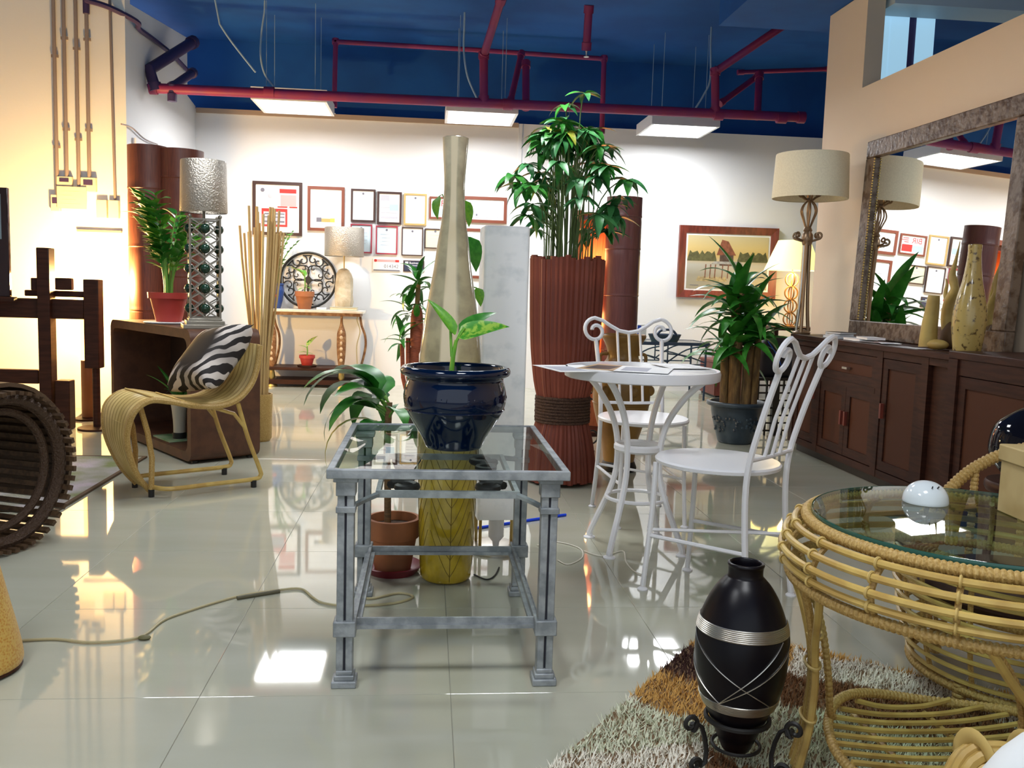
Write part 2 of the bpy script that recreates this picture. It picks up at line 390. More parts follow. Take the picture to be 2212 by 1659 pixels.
switchbox(-2.80, -2.735, 1.48, 1.60, 'small ivory switch below the first conduit')
switchbox(-2.475, -2.40, 1.44, 1.575, 'ivory outlet cover of the pair beside the wall corner, further from the corner', False)
switchbox(-2.39, -2.315, 1.44, 1.575, 'ivory outlet cover of the pair beside the wall corner, nearest the corner', False)
nb = thing('note_paper', 'cream paper note taped over the breaker boxes', 'note', (-2.645, YS - .045, 1.50))
MB().bx(-.105, .105, 0, .004, 0, .16).build('sheet', mat('note_cream', (0.72, 0.62, 0.45), 0.7), nb)
for k in range(4): MB().bx(-.085 + .02 * (k % 2), .06 - .03 * (k % 3), -.001, 0, .03 + k * .03, .036 + k * .03).build('handwriting', offw, nb)
tag(MB().bx(-2.62, -2.30, YS - .03, YS, 1.335, 1.35).build('wall_strip', M['conduit']), 'thin horizontal strip on the service wall below the outlets', 'strip')
P = spline([atx(u, v, WX0 + .02) for u, v in ((262, 268), (285, 276), (312, 300), (340, 312))], 6)
tag(MB().tube(P, .006, 6).build('wall_cable', M['conduit']), 'thin cable looping over the white door frame', 'cable')
P = spline([Vector((-2.52, 7.08, 3.0)), Vector((-2.36, 7.08, 2.96)), Vector((-2.2, 7.2, 2.9)), *[atx(u, v, WX0 + .03) for u, v in ((300, 62), (335, 88), (372, 118), (405, 152))]], 6)
tag(MB().tube(P, .020, 8).build('wall_cable', M['pipedark']), 'thick dark cable sweeping across the white left wall', 'cable')

# ------------------------------------------------------------------ warm tube lamp, easel of dark posts and its glossy picture
t = thing('tube_lamp', 'glowing tube floor lamp with dark lower half behind the easel', 'lamp', (-2.36, 6.55, 0))
MB().lathe([(.10, 0), (.10, .012), (.03, .02)], 24).build('base', M['dwood'], t)
MB().lathe([(.048, .02), (.048, .42)], 20).build('lower_tube', mat('tube_brown', (0.20, 0.08, 0.03), 0.5), t)
MB().lathe([(.048, .42), (.048, .86)], 20, cap=False).build('glow_tube', mat('glow_tube', (0.9, 0.5, 0.15), 0.5, emit=(1.0, 0.42, 0.08), estr=6.0), t)
ld = D.lights.new('tube_bulb', 'POINT'); ld.energy = WARM_W; ld.color = (1.0, 0.60, 0.20); ld.shadow_soft_size = .06
lo = D.objects.new('tube_bulb', ld); COL.objects.link(lo); lo.parent = t; lo.location = (0, .02, .95)
YE = 6.1
def wz(u, v): p = at(u, v, YE); return p.x, p.z
t = thing('easel_stand', 'dark wooden easel of thick square posts and cross rails', 'easel', (at(103, 800, YE).x, YE, 0))
ox = t.location.x
def post(u0, u1, v0, v1, nm, dy=0.0, dd=.10, m='dwood'):
    x0, z0 = wz(u0, v0); x1, z1 = wz(u1, v1)
    return MB().bx(x0 - ox, x1 - ox, dy - dd / 2, dy + dd / 2, max(z1, 0.0), z0).build(nm, M[m], t, bevel=.006)
post(84, 122, 535, 1000, 'post'); post(181, 217, 603, 796, 'post', .03)
post(-60, 182, 641, 690, 'rail', .02, .06); post(-60, 85, 796, 829, 'rail', .02, .06)
post(69, 86, 600, 627, 'peg', .0, .05); post(121, 157, 600, 627, 'peg', .0, .05)
post(46, 183, 626, 643, 'rail', .06, .04); post(121, 157, 821, 1000, 'foot_block', .02); post(-60, -20, 535, 1000, 'post')
x0, z0 = wz(204, 796)
zl_ = at(10, 640, YE).z
MB().bx(at(-60, 640, YE).x - ox, at(45, 640, YE).x - ox, -.10, -.051, zl_ - .03, zl_ - .0005).build('ledge', M['dwood'], t)
MB().tube([(x0 - ox, .03, .02), (x0 - ox, .03, z0 + .02)], .024, 12).build('pole', M['dwood'], t)
MB().lathe([(.12, 0), (.12, .014), (.02, .022)], 28, (x0 - ox, .03, 0)).build('base_plate', M['dwood'], t)
t = thing('glossy_picture', 'dark glossy panel with painted pale reflection resting on the easel rail', 'picture', (at(-15, 620, YE).x, YE - .072, at(10, 640, YE).z))
MB().box((0, 0, .34), (.28, .03, .68)).build('board', mat('lacquer_black', (0.02, 0.008, 0.01), 0.08), t, bevel=.004)
MB().bx(-.10, .10, -.018, -.015, .36, .64).build('reflection_sheet', mat('painted_reflection', (0.20, 0.26, 0.30), 0.15), t)  # pale reflection on the gloss, painted as a flat sheet

# ------------------------------------------------------------------ dark slatted barrel seat at the left
wick = mat('dark_wicker', (0.055, 0.028, 0.012), 0.55, col2=(0.10, 0.055, 0.025), scale=60)
t = thing('wicker_barrel_seat', 'dark brown slatted barrel seat lying on its side with open end', 'seat', (-1.50, 3.34, 0.0), math.radians(-22))
RB = .285; zc = RB + .012
for k in range(48):
    a = 2 * PI * k / 48
    R = Matrix.Rotation(a, 3, 'X'); c = R @ Vector((-.40, 0, RB)); c.z += zc
    MB().box(c, (.90, .020, .014), R).build('slat', wick, t)
for k, (x, r_, th_) in enumerate(((-.005, RB - .022, .024), (-.03, RB - .07, .016), (-.42, RB - .022, .02), (-.80, RB - .022, .024))):
    MB().ring((x, 0, zc), r_, th_, 48, 'x', 8).build('hoop', mat('wicker_hoop', (0.06, 0.03, 0.014), 0.6, bump=0.9, bscale=120), t)
pad = MB(); prof = []
for i in range(13):
    a = math.radians(-5 + 125 * i / 12); prof.append((RB + .018, a))
vsx = []; fsx = []
for x in (.005, -.82):
    for rr in (RB + .02, RB + .035):
        for (r_, a) in prof: vsx.append((x, -rr * math.sin(a) * -1, zc + rr * math.cos(a)))
n = len(prof)
def gi(a, b, i): return (a * 2 + b) * n + i
for i in range(n - 1):
    fsx += [(gi(0, 1, i), gi(0, 1, i + 1), gi(1, 1, i + 1), gi(1, 1, i)), (gi(0, 0, i), gi(1, 0, i), gi(1, 0, i + 1), gi(0, 0, i + 1)), (gi(0, 0, i), gi(0, 0, i + 1), gi(0, 1, i + 1), gi(0, 1, i)), (gi(1, 0, i), gi(1, 1, i), gi(1, 1, i + 1), gi(1, 0, i + 1))]
fsx += [(gi(0, 0, 0), gi(0, 1, 0), gi(1, 1, 0), gi(1, 0, 0)), (gi(0, 0, n - 1), gi(1, 0, n - 1), gi(1, 1, n - 1), gi(0, 1, n - 1))]
pad.add(vsx, fsx).build('top_wrap', mat('wicker_wrap', (0.11, 0.065, 0.035), 0.5, col2=(0.08, 0.045, 0.02), scale=40, stretch=(1, 6, 6)), t)
for k in range(3): 
    t2 = thing('magazine', ['glossy magazine with pale cover at the bottom of the seat pile', 'thin leaflet in the middle of the pile on the seat', 'folded white leaflet topping the pile on the dark seat'][k], 'magazine', (-1.86 + .02 * k, 3.53, 2 * RB + .047 + .005 * k), math.radians(-22 + 9 * k))
    MB().bx(-.10, .10, -.07, .07, 0, .005).build('pages', M['paper'], t2)

# gold mosaic cone
t = thing('mosaic_lamp_base', 'gold mosaic cone lamp base on the cream floor', 'lamp', (-1.135, 2.31, 0))
gold = mat('gold_mosaic', (0.50, 0.20, 0.02), 0.35, col2=(0.62, 0.40, 0.10), scale=160, kind='voronoi', lo=0.1, hi=0.6, bump=0.3, bscale=200)
MB().lathe(smooth_prof([(.118, .012), (.122, .03), (.112, .09), (.092, .18), (.068, .29), (.045, .40), (.03, .48), (.028, .50)], 4), 36).build('body', gold, t)
MB().lathe([(.105, 0), (.12, .006), (.118, .014)], 36).build('foot', M['dwood'], t)
MB().lathe([(.016, .5), (.016, .56), (.006, .57)], 14).build('neck', M['brass'], t)

# left rug
rugm = mat('rug_grey', (0.20, 0.24, 0.10), 0.95, col2=(0.46, 0.42, 0.48), scale=4, bump=1.0, bscale=90, lo=0.35, hi=0.65)
t = thing('area_rug', 'grey green patterned rug behind the dark barrel seat', 'rug', (-2.35, 4.52, 0))
MB().bx(-.78, .78, -.58, .62, 0.0005, .010).build('pile', rugm, t)
bd = mat('rug_border', (0.12, 0.08, 0.05), 0.95)
MB().bx(-.80, -.78, -.60, .64, 0.0005, .011).bx(.78, .80, -.60, .64, 0.0005, .011).bx(-.78, .78, -.60, -.58, 0.0005, .011).bx(-.78, .78, .62, .64, 0.0005, .011).build('border', bd, t)

# ------------------------------------------------------------------ leather cube console with open face
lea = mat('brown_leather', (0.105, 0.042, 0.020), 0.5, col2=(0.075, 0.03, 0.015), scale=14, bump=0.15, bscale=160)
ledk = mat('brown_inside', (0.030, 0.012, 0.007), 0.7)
CQ = Vector((-1.262, 4.965, 0)); CRZ = math.radians(36)
t = thing('leather_console', 'brown leather console with rounded open front and lamp on top', 'console', CQ, CRZ)
CL, CH, CD = 1.30, .735, .40
def rrect(y0, y1, z0, z1, r, n=6):
    out = []
    for (cy_, cz_, a0) in ((y1 - r, z1 - r, 0), (y0 + r, z1 - r, 90), (y0 + r, z0 + r, 180), (y1 - r, z0 + r, 270)):
        for i in range(n + 1):
            a = math.radians(a0 + 90 * i / n); out.append((cy_ + r * math.cos(a), cz_ + r * math.sin(a)))
    return out
ou = rrect(0, CL, 0.012, CH, .055); inn = rrect(.05, CL - .05, .062, CH - .05, .05); n = len(ou)
vsx = [(0, y, z) for y, z in ou] + [(CD, y, z) for y, z in ou] + [(0, y, z) for y, z in inn] + [(CD - .02, y, z) for y, z in inn]
fsx = []
for i in range(n):
    j = (i + 1) % n
    fsx += [(i, j, n + j, n + i), (2 * n + i, 3 * n + i, 3 * n + j, 2 * n + j), (i, 2 * n + i, 2 * n + j, j)]
fsx.append(tuple(n + i for i in range(n)))
MB().add(vsx, fsx).build('shell', lea, t, ang=30)
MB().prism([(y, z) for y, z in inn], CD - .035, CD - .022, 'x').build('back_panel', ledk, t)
for (x, y) in ((.04, .05), (.36, .05), (.04, CL - .05), (.36, CL - .05)): MB().lathe([(.02, 0), (.02, .013)], 12, (x, y, 0)).build('foot', M['black'], t)
CM = Matrix.Translation(CQ) @ Matrix.Rotation(CRZ, 4, 'Z')
# inside the console: mat, vase with agave
p = CM @ Vector((.13, .52, .0635))
t = thing('glass_mat', 'pale green glass tile lying inside the leather console', 'mat', p, CRZ)
MB().box((0, 0, .004), (.20, .26, .008)).build('plate', mat('green_glass', (0.20, 0.42, 0.20), 0.15, col2=(0.45, 0.55, 0.35), scale=6), t)
t = thing('potted_agave', 'white vase with black foot holding a spiky plant in the console', 'plant', CM @ Vector((.12, .47, .072)), CRZ)
MB().lathe([(.038, 0), (.04, .03), (.036, .035)], 20).build('foot', M['black'], t)
MB().lathe(smooth_prof([(.034, .035), (.036, .10), (.044, .18), (.052, .22), (.046, .222), (.03, .20)], 3), 24).build('vase', mat('vase_white', (0.55, 0.52, 0.42), 0.35), t)
random.seed(3)
lm = [leaf_mesh('agave_leaf', M['leafm'], .16, d, fold=.5) for d in (.15, .35)]
for k in range(14): put_leaf(lm[k % 2], t, (0, 0, .20), 2.4 * k, random.uniform(.5, 1.3), random.uniform(.20, .30) , 0)

# ------------------------------------------------------------------ plant stems helper: zz plant
def zz(parent, base, n, hmin, hmax, spread, seed, lm_, pairs=9, leaf=.07, lean=None):
    random.seed(seed)
    for k in range(n):
        az = random.uniform(0, 2 * PI) if lean is None else lean + random.uniform(-.9, .9)
        H = random.uniform(hmin, hmax); out = random.uniform(.25, 1.0) * spread
        d = Vector((math.cos(az), math.sin(az), 0)); b0 = Vector(base) + d * .02
        pts = [b0 + d * (out * t_ * t_) + Vector((0, 0, H * t_ * (1 - .12 * t_ * t_))) for t_ in [i / 10 for i in range(11)]]
        MB().tube(pts, .006, 6, radii=[.0075 * (1 - .06 * i) for i in range(11)]).build('stem', M['stem'], parent)
        for i in range(pairs):
            t_ = .35 + .63 * i / (pairs - 1); q = b0 + d * (out * t_ * t_) + Vector((0, 0, H * t_ * (1 - .12 * t_ * t_)))
            for sgn in (-1, 1):
                put_leaf(random.choice(lm_), parent, q, az - PI / 2 + sgn * 1.0, random.uniform(.3, .8), leaf * random.uniform(.8, 1.2), random.uniform(-.4, .4))
zl = [leaf_mesh('zz_leaf', M['leafm'], .42, .18, 5), leaf_mesh('zz_leaf', M['leafd'], .38, .3, 5), leaf_mesh('zz_leaf', M['leafl'], .42, .2, 5)]
p = CM @ Vector((.15, .70, CH))
t = thing('potted_zz_plant', 'zz plant in a ribbed red pot on the leather console', 'plant', p)
MB().lathe([(.135, 0), (.145, .008), (.14, .012), (.05, .010)], 36).build('saucer', M['paper'], t)
MB().lathe([(.072, .012), (.075, .02), (.105, .15), (.118, .15), (.120, .185), (.108, .185), (.10, .16)], 40, wob=lambda a, z: 1 + (.014 * math.cos(a * 24) if z < .15 else 0)).build('pot', M['redclay'], t)
MB().lathe([(.103, .165), (.0, .168)], 24).build('soil', M['soil'], t)
zz(t, (0, 0, .165), 13, .42, .70, .24, 7, zl, 10, .115)

# lattice lamp
ham = mat('hammered_silver', (0.44, 0.40, 0.34), 0.34, 0.9, bump=0.7, bscale=120)
lat = mat('lattice_metal', (0.27, 0.25, 0.21), 0.4, 0.7)
p = CM @ Vector((.145, .16, CH))
t = thing('lattice_table_lamp', 'square metal lattice table lamp with hammered silver shade', 'lamp', p, math.radians(18))
MB().box((0, 0, .012), (.235, .235, .024)).box((0, 0, .034), (.20, .20, .02)).box((0, 0, .05), (.175, .175, .012)).build('base', lat, t, bevel=.003)
HW = .078; z0, z1 = .056, .60
for sx in (-1, 1):
    for sy in (-1, 1):
        MB().tube([(sx * HW, sy * HW, z0), (sx * HW, sy * HW, z1)], .006, 8).ell((sx * HW, sy * HW, z1 + .01), (.011, .011, .011), 10, 6).build('corner_post', lat, t)
gball = mat('dark_glass_ball', (0.01, 0.035, 0.02), 0.08)
N5 = 5; hh = (z1 - z0) / N5
for f in range(4):
    R = Matrix.Rotation(f * PI / 2, 3, 'Z')
    lt = MB()
    for zz_ in (z0 + .004, z1 - .004): lt.bar(R @ Vector((-HW, -HW, zz_)), R @ Vector((HW, -HW, zz_)), .008, .008)
    for k in range(N5):
        zc_ = z0 + hh * (k + .5)
        P = [R @ Vector(q) for q in ((0, -HW, zc_ - hh * .44), (HW * .72, -HW, zc_), (0, -HW, zc_ + hh * .44), (-HW * .72, -HW, zc_))]
        for i in range(4): lt.bar(P[i], P[(i + 1) % 4], .007, .007)
        for sx in (-1, 1):
            for sz in (-1, 1): lt.bar(R @ Vector((sx * HW, -HW, zc_ + sz * hh * .5)), R @ Vector((sx * HW * .36, -HW, zc_ + sz * hh * .22)), .006, .006)
            lt.bar(R @ Vector((sx * HW * .72, -HW, zc_)), R @ Vector((sx * HW, -HW, zc_)), .006, .006)
    lo_ = lt.build('lattice_panel', lat, t)
    for k in range(N5): MB().ell(R @ Vector((0, -HW, z0 + hh * (k + .5))), (.027, .027, .027), 16, 10).build('glass_ball', gball, lo_)
MB().tube([(0, 0, .05), (0, 0, .70)], .008, 8).build('rod', lat, t)
sh = MB(); sh.lathe([(.123, .635), (.126, .64), (.121, .91), (.118, .915), (.116, .912), (.121, .642), (.119, .638)], 56, cap=False).build('shade', ham, t)
MB().bar((-.118, 0, .70), (.118, 0, .70), .006, .004).bar((0, -.118, .70), (0, .118, .70), .006, .004).build('spider', lat, t)

# ------------------------------------------------------------------ tall bamboo column behind
bam = mat('bamboo_brown', (0.20, 0.055, 0.028), 0.42, col2=(0.095, 0.028, 0.02), scale=16, stretch=(14, 14, .5), lo=0.3, hi=0.7, spec=0.5)
def culm(r, h, a0, a1, nodes, seg=22, thick=.016):
    b = MB(); zs = []
    for i in range(41): zs.append(h * i / 40)
    for nz in nodes: zs += [nz - .012, nz - .004, nz, nz + .006, nz + .016]
    zs = sorted(q for q in zs if 0 <= q <= h); vs = []; fs = []
    def rad(z):
        q = 1.0
        for nz in nodes:
            d = z - nz
            if -.001 <= d < .012: q += .016
            elif -.013 <= d < -.001: q -= .014
        return q
    m_ = seg + 1
    for z in zs:
        for i in range(m_):
            a = a0 + (a1 - a0) * i / seg; vs.append((r * rad(z) * math.cos(a), r * rad(z) * math.sin(a), z))
        for i in range(m_):
            a = a0 + (a1 - a0) * i / seg; vs.append(((r - thick) * math.cos(a), (r - thick) * math.sin(a), z))
    w_ = 2 * m_
    for j in range(len(zs) - 1):
        for i in range(seg):
            A = j * w_ + i; B = (j + 1) * w_ + i
            fs += [(A, A + 1, B + 1, B), (A + m_, B + m_, B + m_ + 1, A + m_ + 1)]
        A = j * w_; B = (j + 1) * w_
        fs += [(A, B, B + m_, A + m_), (A + seg, A + seg + m_, B + seg + m_, B + seg)]
    T = (len(zs) - 1) * w_
    for i in range(seg): fs += [(T + i, T + i + 1, T + i + 1 + m_, T + i + m_), (i, i + m_, i + 1 + m_, i + 1)]
    return b.add(vs, fs)
t = thing('bamboo_column', 'tall red brown giant bamboo column against the white left wall', 'column', (-1.86, 6.62, 0), math.radians(0))
culm(.135, 1.915, math.radians(150), math.radians(350), (.32, .78, 1.22, 1.62)).build('culm', bam, t, (-.105, .02, 0))
culm(.155, 1.90, math.radians(190), math.radians(385), (.22, .62, 1.02, 1.70)).build('culm', bam, t, (.11, .05, 0))
MB().bx(-.23, .24, .0, .03, 0, 1.86).build('back_board', M['dwood'], t)
MB().bx(-.25, .27, -.12, .12, 0, .03).build('base', M['dwood'], t)

# bundle of pale canes
random.seed(5)
t = thing('cane_bundle', 'bundle of long pale rattan canes standing behind the leather console', 'canes', (-1.045, 5.78, 0))
MB().lathe([(.062, 0), (.075, .02), (.08, .30), (.072, .30), (.066, .05)], 24).build('basket', M['canedk'], t)
pale = mat('pale_cane', (0.60, 0.42, 0.18), 0.55, col2=(0.48, 0.31, 0.12), scale=5, stretch=(1, 1, .3))
for k in range(30):
    a = random.uniform(0, 2 * PI); r0 = random.uniform(0, .045); r1 = random.uniform(.03, .145)
    H = random.uniform(1.28, 1.47); a2 = a + random.uniform(-.8, .8)
    p0 = Vector((r0 * math.cos(a), r0 * math.sin(a), .025)); p3 = Vector((r1 * math.cos(a2), r1 * math.sin(a2) * .8, H))
    MB().tube(bez(p0, p0 + Vector((0, 0, .5)), p3 - Vector((p3.x * .2, p3.y * .2, .5)), p3, 7), .0075, 6).build('cane', pale, t)

# ------------------------------------------------------------------ rattan slipper chair and zebra cushion
t = thing('rattan_slipper_chair', 'pale rattan slipper chair with a sweeping scooped seat', 'chair', (-1.232, 4.14, 0), math.radians(35))
SW = .385
prof = [(0.03, .03), (-.030, .11), (-.075, .22), (-.090, .32), (-.068, .41), (.0, .460), (.09, .452), (.21, .425), (.33, .418), (.42, .448), (.485, .52), (.515, .61), (.525, .70)]
pp = spline([(x, 0, z) for x, z in prof], 5)
def wid(z, x):  # half width along the sweep
    if x < .05: return .5 * (.42 + .58 * min(1, max(0, z / .40)))
    return .5
cn = MB(); NC = 27
cn2 = MB()
for k in range(NC):
    f = (k + .5) / NC - .5
    (cn2 if k % 3 == 1 else cn).tube([(q.x, SW / 2 + f * 2 * wid(q.z, q.x) * SW * .97, q.z) for q in pp], .0064, 6)
tag(cn.build('cane_seat', mat('cane_pale', (0.70, 0.54, 0.22), 0.4, col2=(0.58, 0.42, 0.15), scale=9), t), kind='stuff'); tag(cn2.build('cane_seat', mat('cane_deep', (0.42, 0.29, 0.09), 0.45), t), kind='stuff')
for s in (-1, 1):
    MB().tube([(q.x, SW / 2 + s * wid(q.z, q.x) * SW, q.z - .004) for q in pp], .014, 8).build('edge_rail', M['canedk'], t)
    yb = SW / 2 + s * SW * .46; yf = SW / 2 + s * SW * .30
    run = spline([(.035, yf, .045), (.10, yb, .04), (.30, yb, .04), (.50, yb, .04), (.535, yb, .055), (.53, yb, .09), (.47, yb, .25), (.42, yb, .42)], 5)
    MB().tube(run, .011, 8).build('runner', M['cane'], t)
    MB().tube([(.30, yb, .405), (.40, yb, .37), (.455, yb, .30)], .009, 8).build('brace', M['cane'], t)
    MB().tube([(.03, yf, .03), (.035, yf, .18), (.02, yf + s * -.01, .30), (-.02, yf, .44)], .013, 8).build('front_leg', M['canedk'], t)
    for x, y_ in ((.03, yf), (.50, yb)): MB().lathe([(.014, 0), (.014, .035)], 12, (x, y_, 0)).build('foot', M['black'], t)
for q in (pp[8], pp[16], pp[26], pp[33]):
    MB().tube([(q.x, SW / 2 - wid(q.z, q.x) * SW, q.z + .010), (q.x, SW / 2 + wid(q.z, q.x) * SW, q.z + .010)], .004, 6).build('lashing', M['tie'], t)
# cushion
zb = D.materials.new('zebra_print'); zb.use_nodes = True; nt = zb.node_tree; B = nt.nodes['Principled BSDF']; B.inputs['Roughness'].default_value = .75
tc = nt.nodes.new('ShaderNodeTexCoord'); wv = nt.nodes.new('ShaderNodeTexWave'); wv.bands_direction = 'DIAGONAL'; wv.inputs['Scale'].default_value = 7.5; wv.inputs['Distortion'].default_value = 5.0; wv.inputs['Detail'].default_value = 1.5; wv.inputs['Detail Scale'].default_value = 1.2
r1 = nt.nodes.new('ShaderNodeValToRGB'); r1.color_ramp.elements[0].position = .46; r1.color_ramp.elements[0].color = (.012, .008, .008, 1); r1.color_ramp.elements[1].position = .52; r1.color_ramp.elements[1].color = (.62, .55, .50, 1)
gr = nt.nodes.new('ShaderNodeVectorMath'); gr.operation = 'LENGTH'; r2 = nt.nodes.new('ShaderNodeValToRGB'); r2.color_ramp.elements[0].position = .135; r2.color_ramp.elements[1].position = .175
mx = nt.nodes.new('ShaderNodeMixRGB'); mx.inputs[1].default_value = (.012, .007, .004, 1)
nt.links.new(tc.outputs['Object'], wv.inputs[0]); nt.links.new(wv.outputs[1], r1.inputs[0]); nt.links.new(tc.outputs['Object'], gr.inputs[0]); nt.links.new(gr.outputs['Value'], r2.inputs[0])
nt.links.new(r2.outputs[0], mx.inputs[0]); nt.links.new(r1.outputs[0], mx.inputs[2]); nt.links.new(mx.outputs[0], B.inputs['Base Color'])
vsx = []; fsx = []; NN = 18
for s in (1, -1):
    for i in range(NN + 1):
        for j in range(NN + 1):
            a = -1 + 2 * i / NN; b = -1 + 2 * j / NN
            hgt = .085 * (max(0, 1 - a ** 4) * max(0, 1 - b ** 4)) ** .55
            pin = 1 - .20 * (1 - a * a) * abs(b) ** 3 ; pin2 = 1 - .20 * (1 - b * b) * abs(a) ** 3
            vsx.append((.20 * a * pin2, .20 * b * pin, s * hgt))
o1 = (NN + 1) ** 2
for i in range(NN):
    for j in range(NN):
        k = i * (NN + 1) + j; fsx += [(k, k + NN + 1, k + NN + 2, k + 1), (o1 + k, o1 + k + 1, o1 + k + NN + 2, o1 + k + NN + 1)]
cu = MB().add(vsx, fsx).build('zebra_cushion', zb, ang=80, weld=True)
cu.matrix_world = Matrix.Translation(Matrix.Translation((-1.232, 4.14, 0)) @ Matrix.Rotation(math.radians(35), 4, 'Z') @ Vector((.345, .165, .625))) @ Matrix.Rotation(math.radians(35), 4, 'Z') @ Matrix.Rotation(math.radians(-48), 4, 'Y') @ Matrix.Rotation(math.radians(12), 4, 'Z')
tag(cu, 'black and white zebra print cushion with dark centre on the rattan slipper chair', 'cushion')
# ------------------------------------------------------------------ clear glass
def glass_mat(name, tint, rough=0.0, ior=1.5):
    m = D.materials.new(name); m.use_nodes = True; nt = m.node_tree; nt.nodes.clear()
    out = nt.nodes.new('ShaderNodeOutputMaterial'); mx = nt.nodes.new('ShaderNodeMixShader'); fr = nt.nodes.new('ShaderNodeFresnel'); fr.inputs[0].default_value = ior
    tr = nt.nodes.new('ShaderNodeBsdfTransparent'); tr.inputs[0].default_value = (*tint, 1); gl = nt.nodes.new('ShaderNodeBsdfGlossy'); gl.inputs['Roughness'].default_value = rough
    ge = nt.nodes.new('ShaderNodeNewGeometry'); iv = nt.nodes.new('ShaderNodeMath'); iv.operation = 'SUBTRACT'; iv.inputs[0].default_value = 1.0; mu = nt.nodes.new('ShaderNodeMath'); mu.operation = 'MULTIPLY'
    nt.links.new(ge.outputs['Backfacing'], iv.inputs[1]); nt.links.new(iv.outputs[0], mu.inputs[0]); nt.links.new(fr.outputs[0], mu.inputs[1])
    nt.links.new(mu.outputs[0], mx.inputs[0]); nt.links.new(tr.outputs[0], mx.inputs[1]); nt.links.new(gl.outputs[0], mx.inputs[2]); nt.links.new(mx.outputs[0], out.inputs[0])
    return m
M['glass'] = glass_mat('clear_glass', (0.90, 0.95, 0.92)); M['glassg'] = glass_mat('green_edge_glass', (0.72, 0.84, 0.78))
M['glassedge'] = mat('glass_edge', (0.02, 0.09, 0.07), 0.1)

def text_mesh(s, size, m, align='CENTER'):
    c = D.curves.new('lettering', 'FONT'); c.body = s; c.size = size; c.align_x = align; c.extrude = 0.0004
    o = D.objects.new('lettering_source', c); me = D.meshes.new_from_object(o); D.objects.remove(o); D.curves.remove(c)
    me.name = 'lettering'; me.materials.clear(); me.materials.append(m); return me

# ------------------------------------------------------------------ certificates on the back wall
fr_dk = mat('frame_dark', (0.05, 0.022, 0.018), 0.4); fr_br = mat('frame_brown', (0.20, 0.055, 0.030), 0.4); fr_rd = mat('frame_red', (0.35, 0.03, 0.05), 0.4); fr_go = mat('frame_gold', (0.50, 0.34, 0.12), 0.4)
ink = mat('ink_grey', (0.16, 0.16, 0.20), 0.7); inkr = mat('ink_red', (0.52, 0.035, 0.03), 0.7); inkb = mat('paper_blue', (0.40, 0.55, 0.68), 0.7); inkp = mat('ink_pink', (0.70, 0.35, 0.35), 0.7)
pcream = mat('paper_cream', (0.72, 0.68, 0.50), 0.6); pgrey = mat('ink_lightgrey', (0.45, 0.46, 0.52), 0.7)
YW = YB
def frame(x0, x1, z0, z1, w_, fm, label, paper='paper', lines=0, inner=None, glass=True):
    t = thing('framed_certificate', label, 'certificate', ((x0 + x1) / 2, YW - .022, z0)); hw = (x1 - x0) / 2; h = z1 - z0
    f = MB()
    f.bx(-hw, hw, 0, .022, 0, w_).bx(-hw, hw, 0, .022, h - w_, h).bx(-hw, -hw + w_, 0, .022, w_, h - w_).bx(hw - w_, hw, 0, .022, w_, h - w_)
    f.build('frame', fm, t)
    MB().bx(-hw + w_, hw - w_, .010, .016, w_, h - w_).build('sheet', M['paper'] if paper == 'paper' else paper, t)
    random.seed(int((x0 + 5) * 1000))
    cnt = [0]
    def pr_(a, b, c, d, m, nm='print'):
        cnt[0] += 1; MB().bx(-hw + a * 2 * hw, -hw + b * 2 * hw, .0092 - .0003 * cnt[0], .0099, c * h, d * h).build(nm, m, t)
    if lines:
        for k in range(lines):
            zz_ = .26 + .5 * (k + .5) / lines; a = random.uniform(.2, .3); b = random.uniform(.6, .8)
            pr_(a, b, zz_, zz_ + .014, pgrey)
        MB().lathe([(.011, 0), (.011, .0015)], 14).build('seal', ink, t, (0, .0085, h * .86), (PI / 2, 0, 0))
    return t, pr_, hw, h
t, pr_, hw, h = frame(-1.721, -1.245, 1.46, 1.977, .03, fr_dk, 'large dark framed certificate with red printed panels beside the canes')
pr_(.54, .88, .79, .87, inkr); pr_(.56, .88, .55, .76, inkp); pr_(.18, .70, .16, .50, inkr); pr_(.22, .66, .20, .44, pgrey); pr_(.24, .64, .24, .27, ink); pr_(.24, .64, .33, .35, ink); pr_(.24, .64, .39, .41, ink); pr_(.50, .70, .52, .545, inkr); pr_(.74, .9, .52, .545, inkr)
MB().lathe([(.02, 0), (.02, .0015)], 14).build('seal', ink, t, (-hw + .2 * 2 * hw, .0085, h * .84), (PI / 2, 0, 0)); MB().lathe([(.026, 0), (.02, .0015)], 14).build('seal', pgrey, t, (-hw + .36 * 2 * hw, .0085, h * .74), (PI / 2, 0, 0))
t, pr_, hw, h = frame(-1.194, -.837, 1.519, 1.949, .028, fr_br, 'brown framed certificate with a small strip of coloured pictures')
pr_(.24, .38, .20, .30, ink); pr_(.38, .62, .20, .28, fr_go); pr_(.62, .74, .20, .29, mat('ink_yellow', (.7, .55, .10), .7)); pr_(.35, .65, .62, .635, pgrey); pr_(.4, .6, .70, .712, pgrey)
frame(-.774, -.536, 1.621, 1.939, .018, fr_dk, 'slim dark framed certificate next to the brown framed one', lines=3)
t, pr_, hw, h = frame(-.518, -.277, 1.607, 1.923, .020, fr_dk, 'dark framed certificate printed with a pale blue block')
pr_(.14, .5, .72, .9, pgrey); pr_(.5, .86, .42, .62, inkb); pr_(.16, .8, .34, .37, pgrey); pr_(.16, .84, .18, .24, pgrey); pr_(.16, .5, .5, .53, pgrey)
frame(-.255, -.031, 1.607, 1.915, .016, fr_go, 'cream certificate in a thin gold frame', lines=5)
t, pr_, hw, h = frame(-.005, .295, 1.677, 1.894, .018, fr_br, 'brown framed tax notice with red lettering and blocks')
pr_(.10, .48, .16, .48, inkb); pr_(.50, .90, .16, .50, inkr)
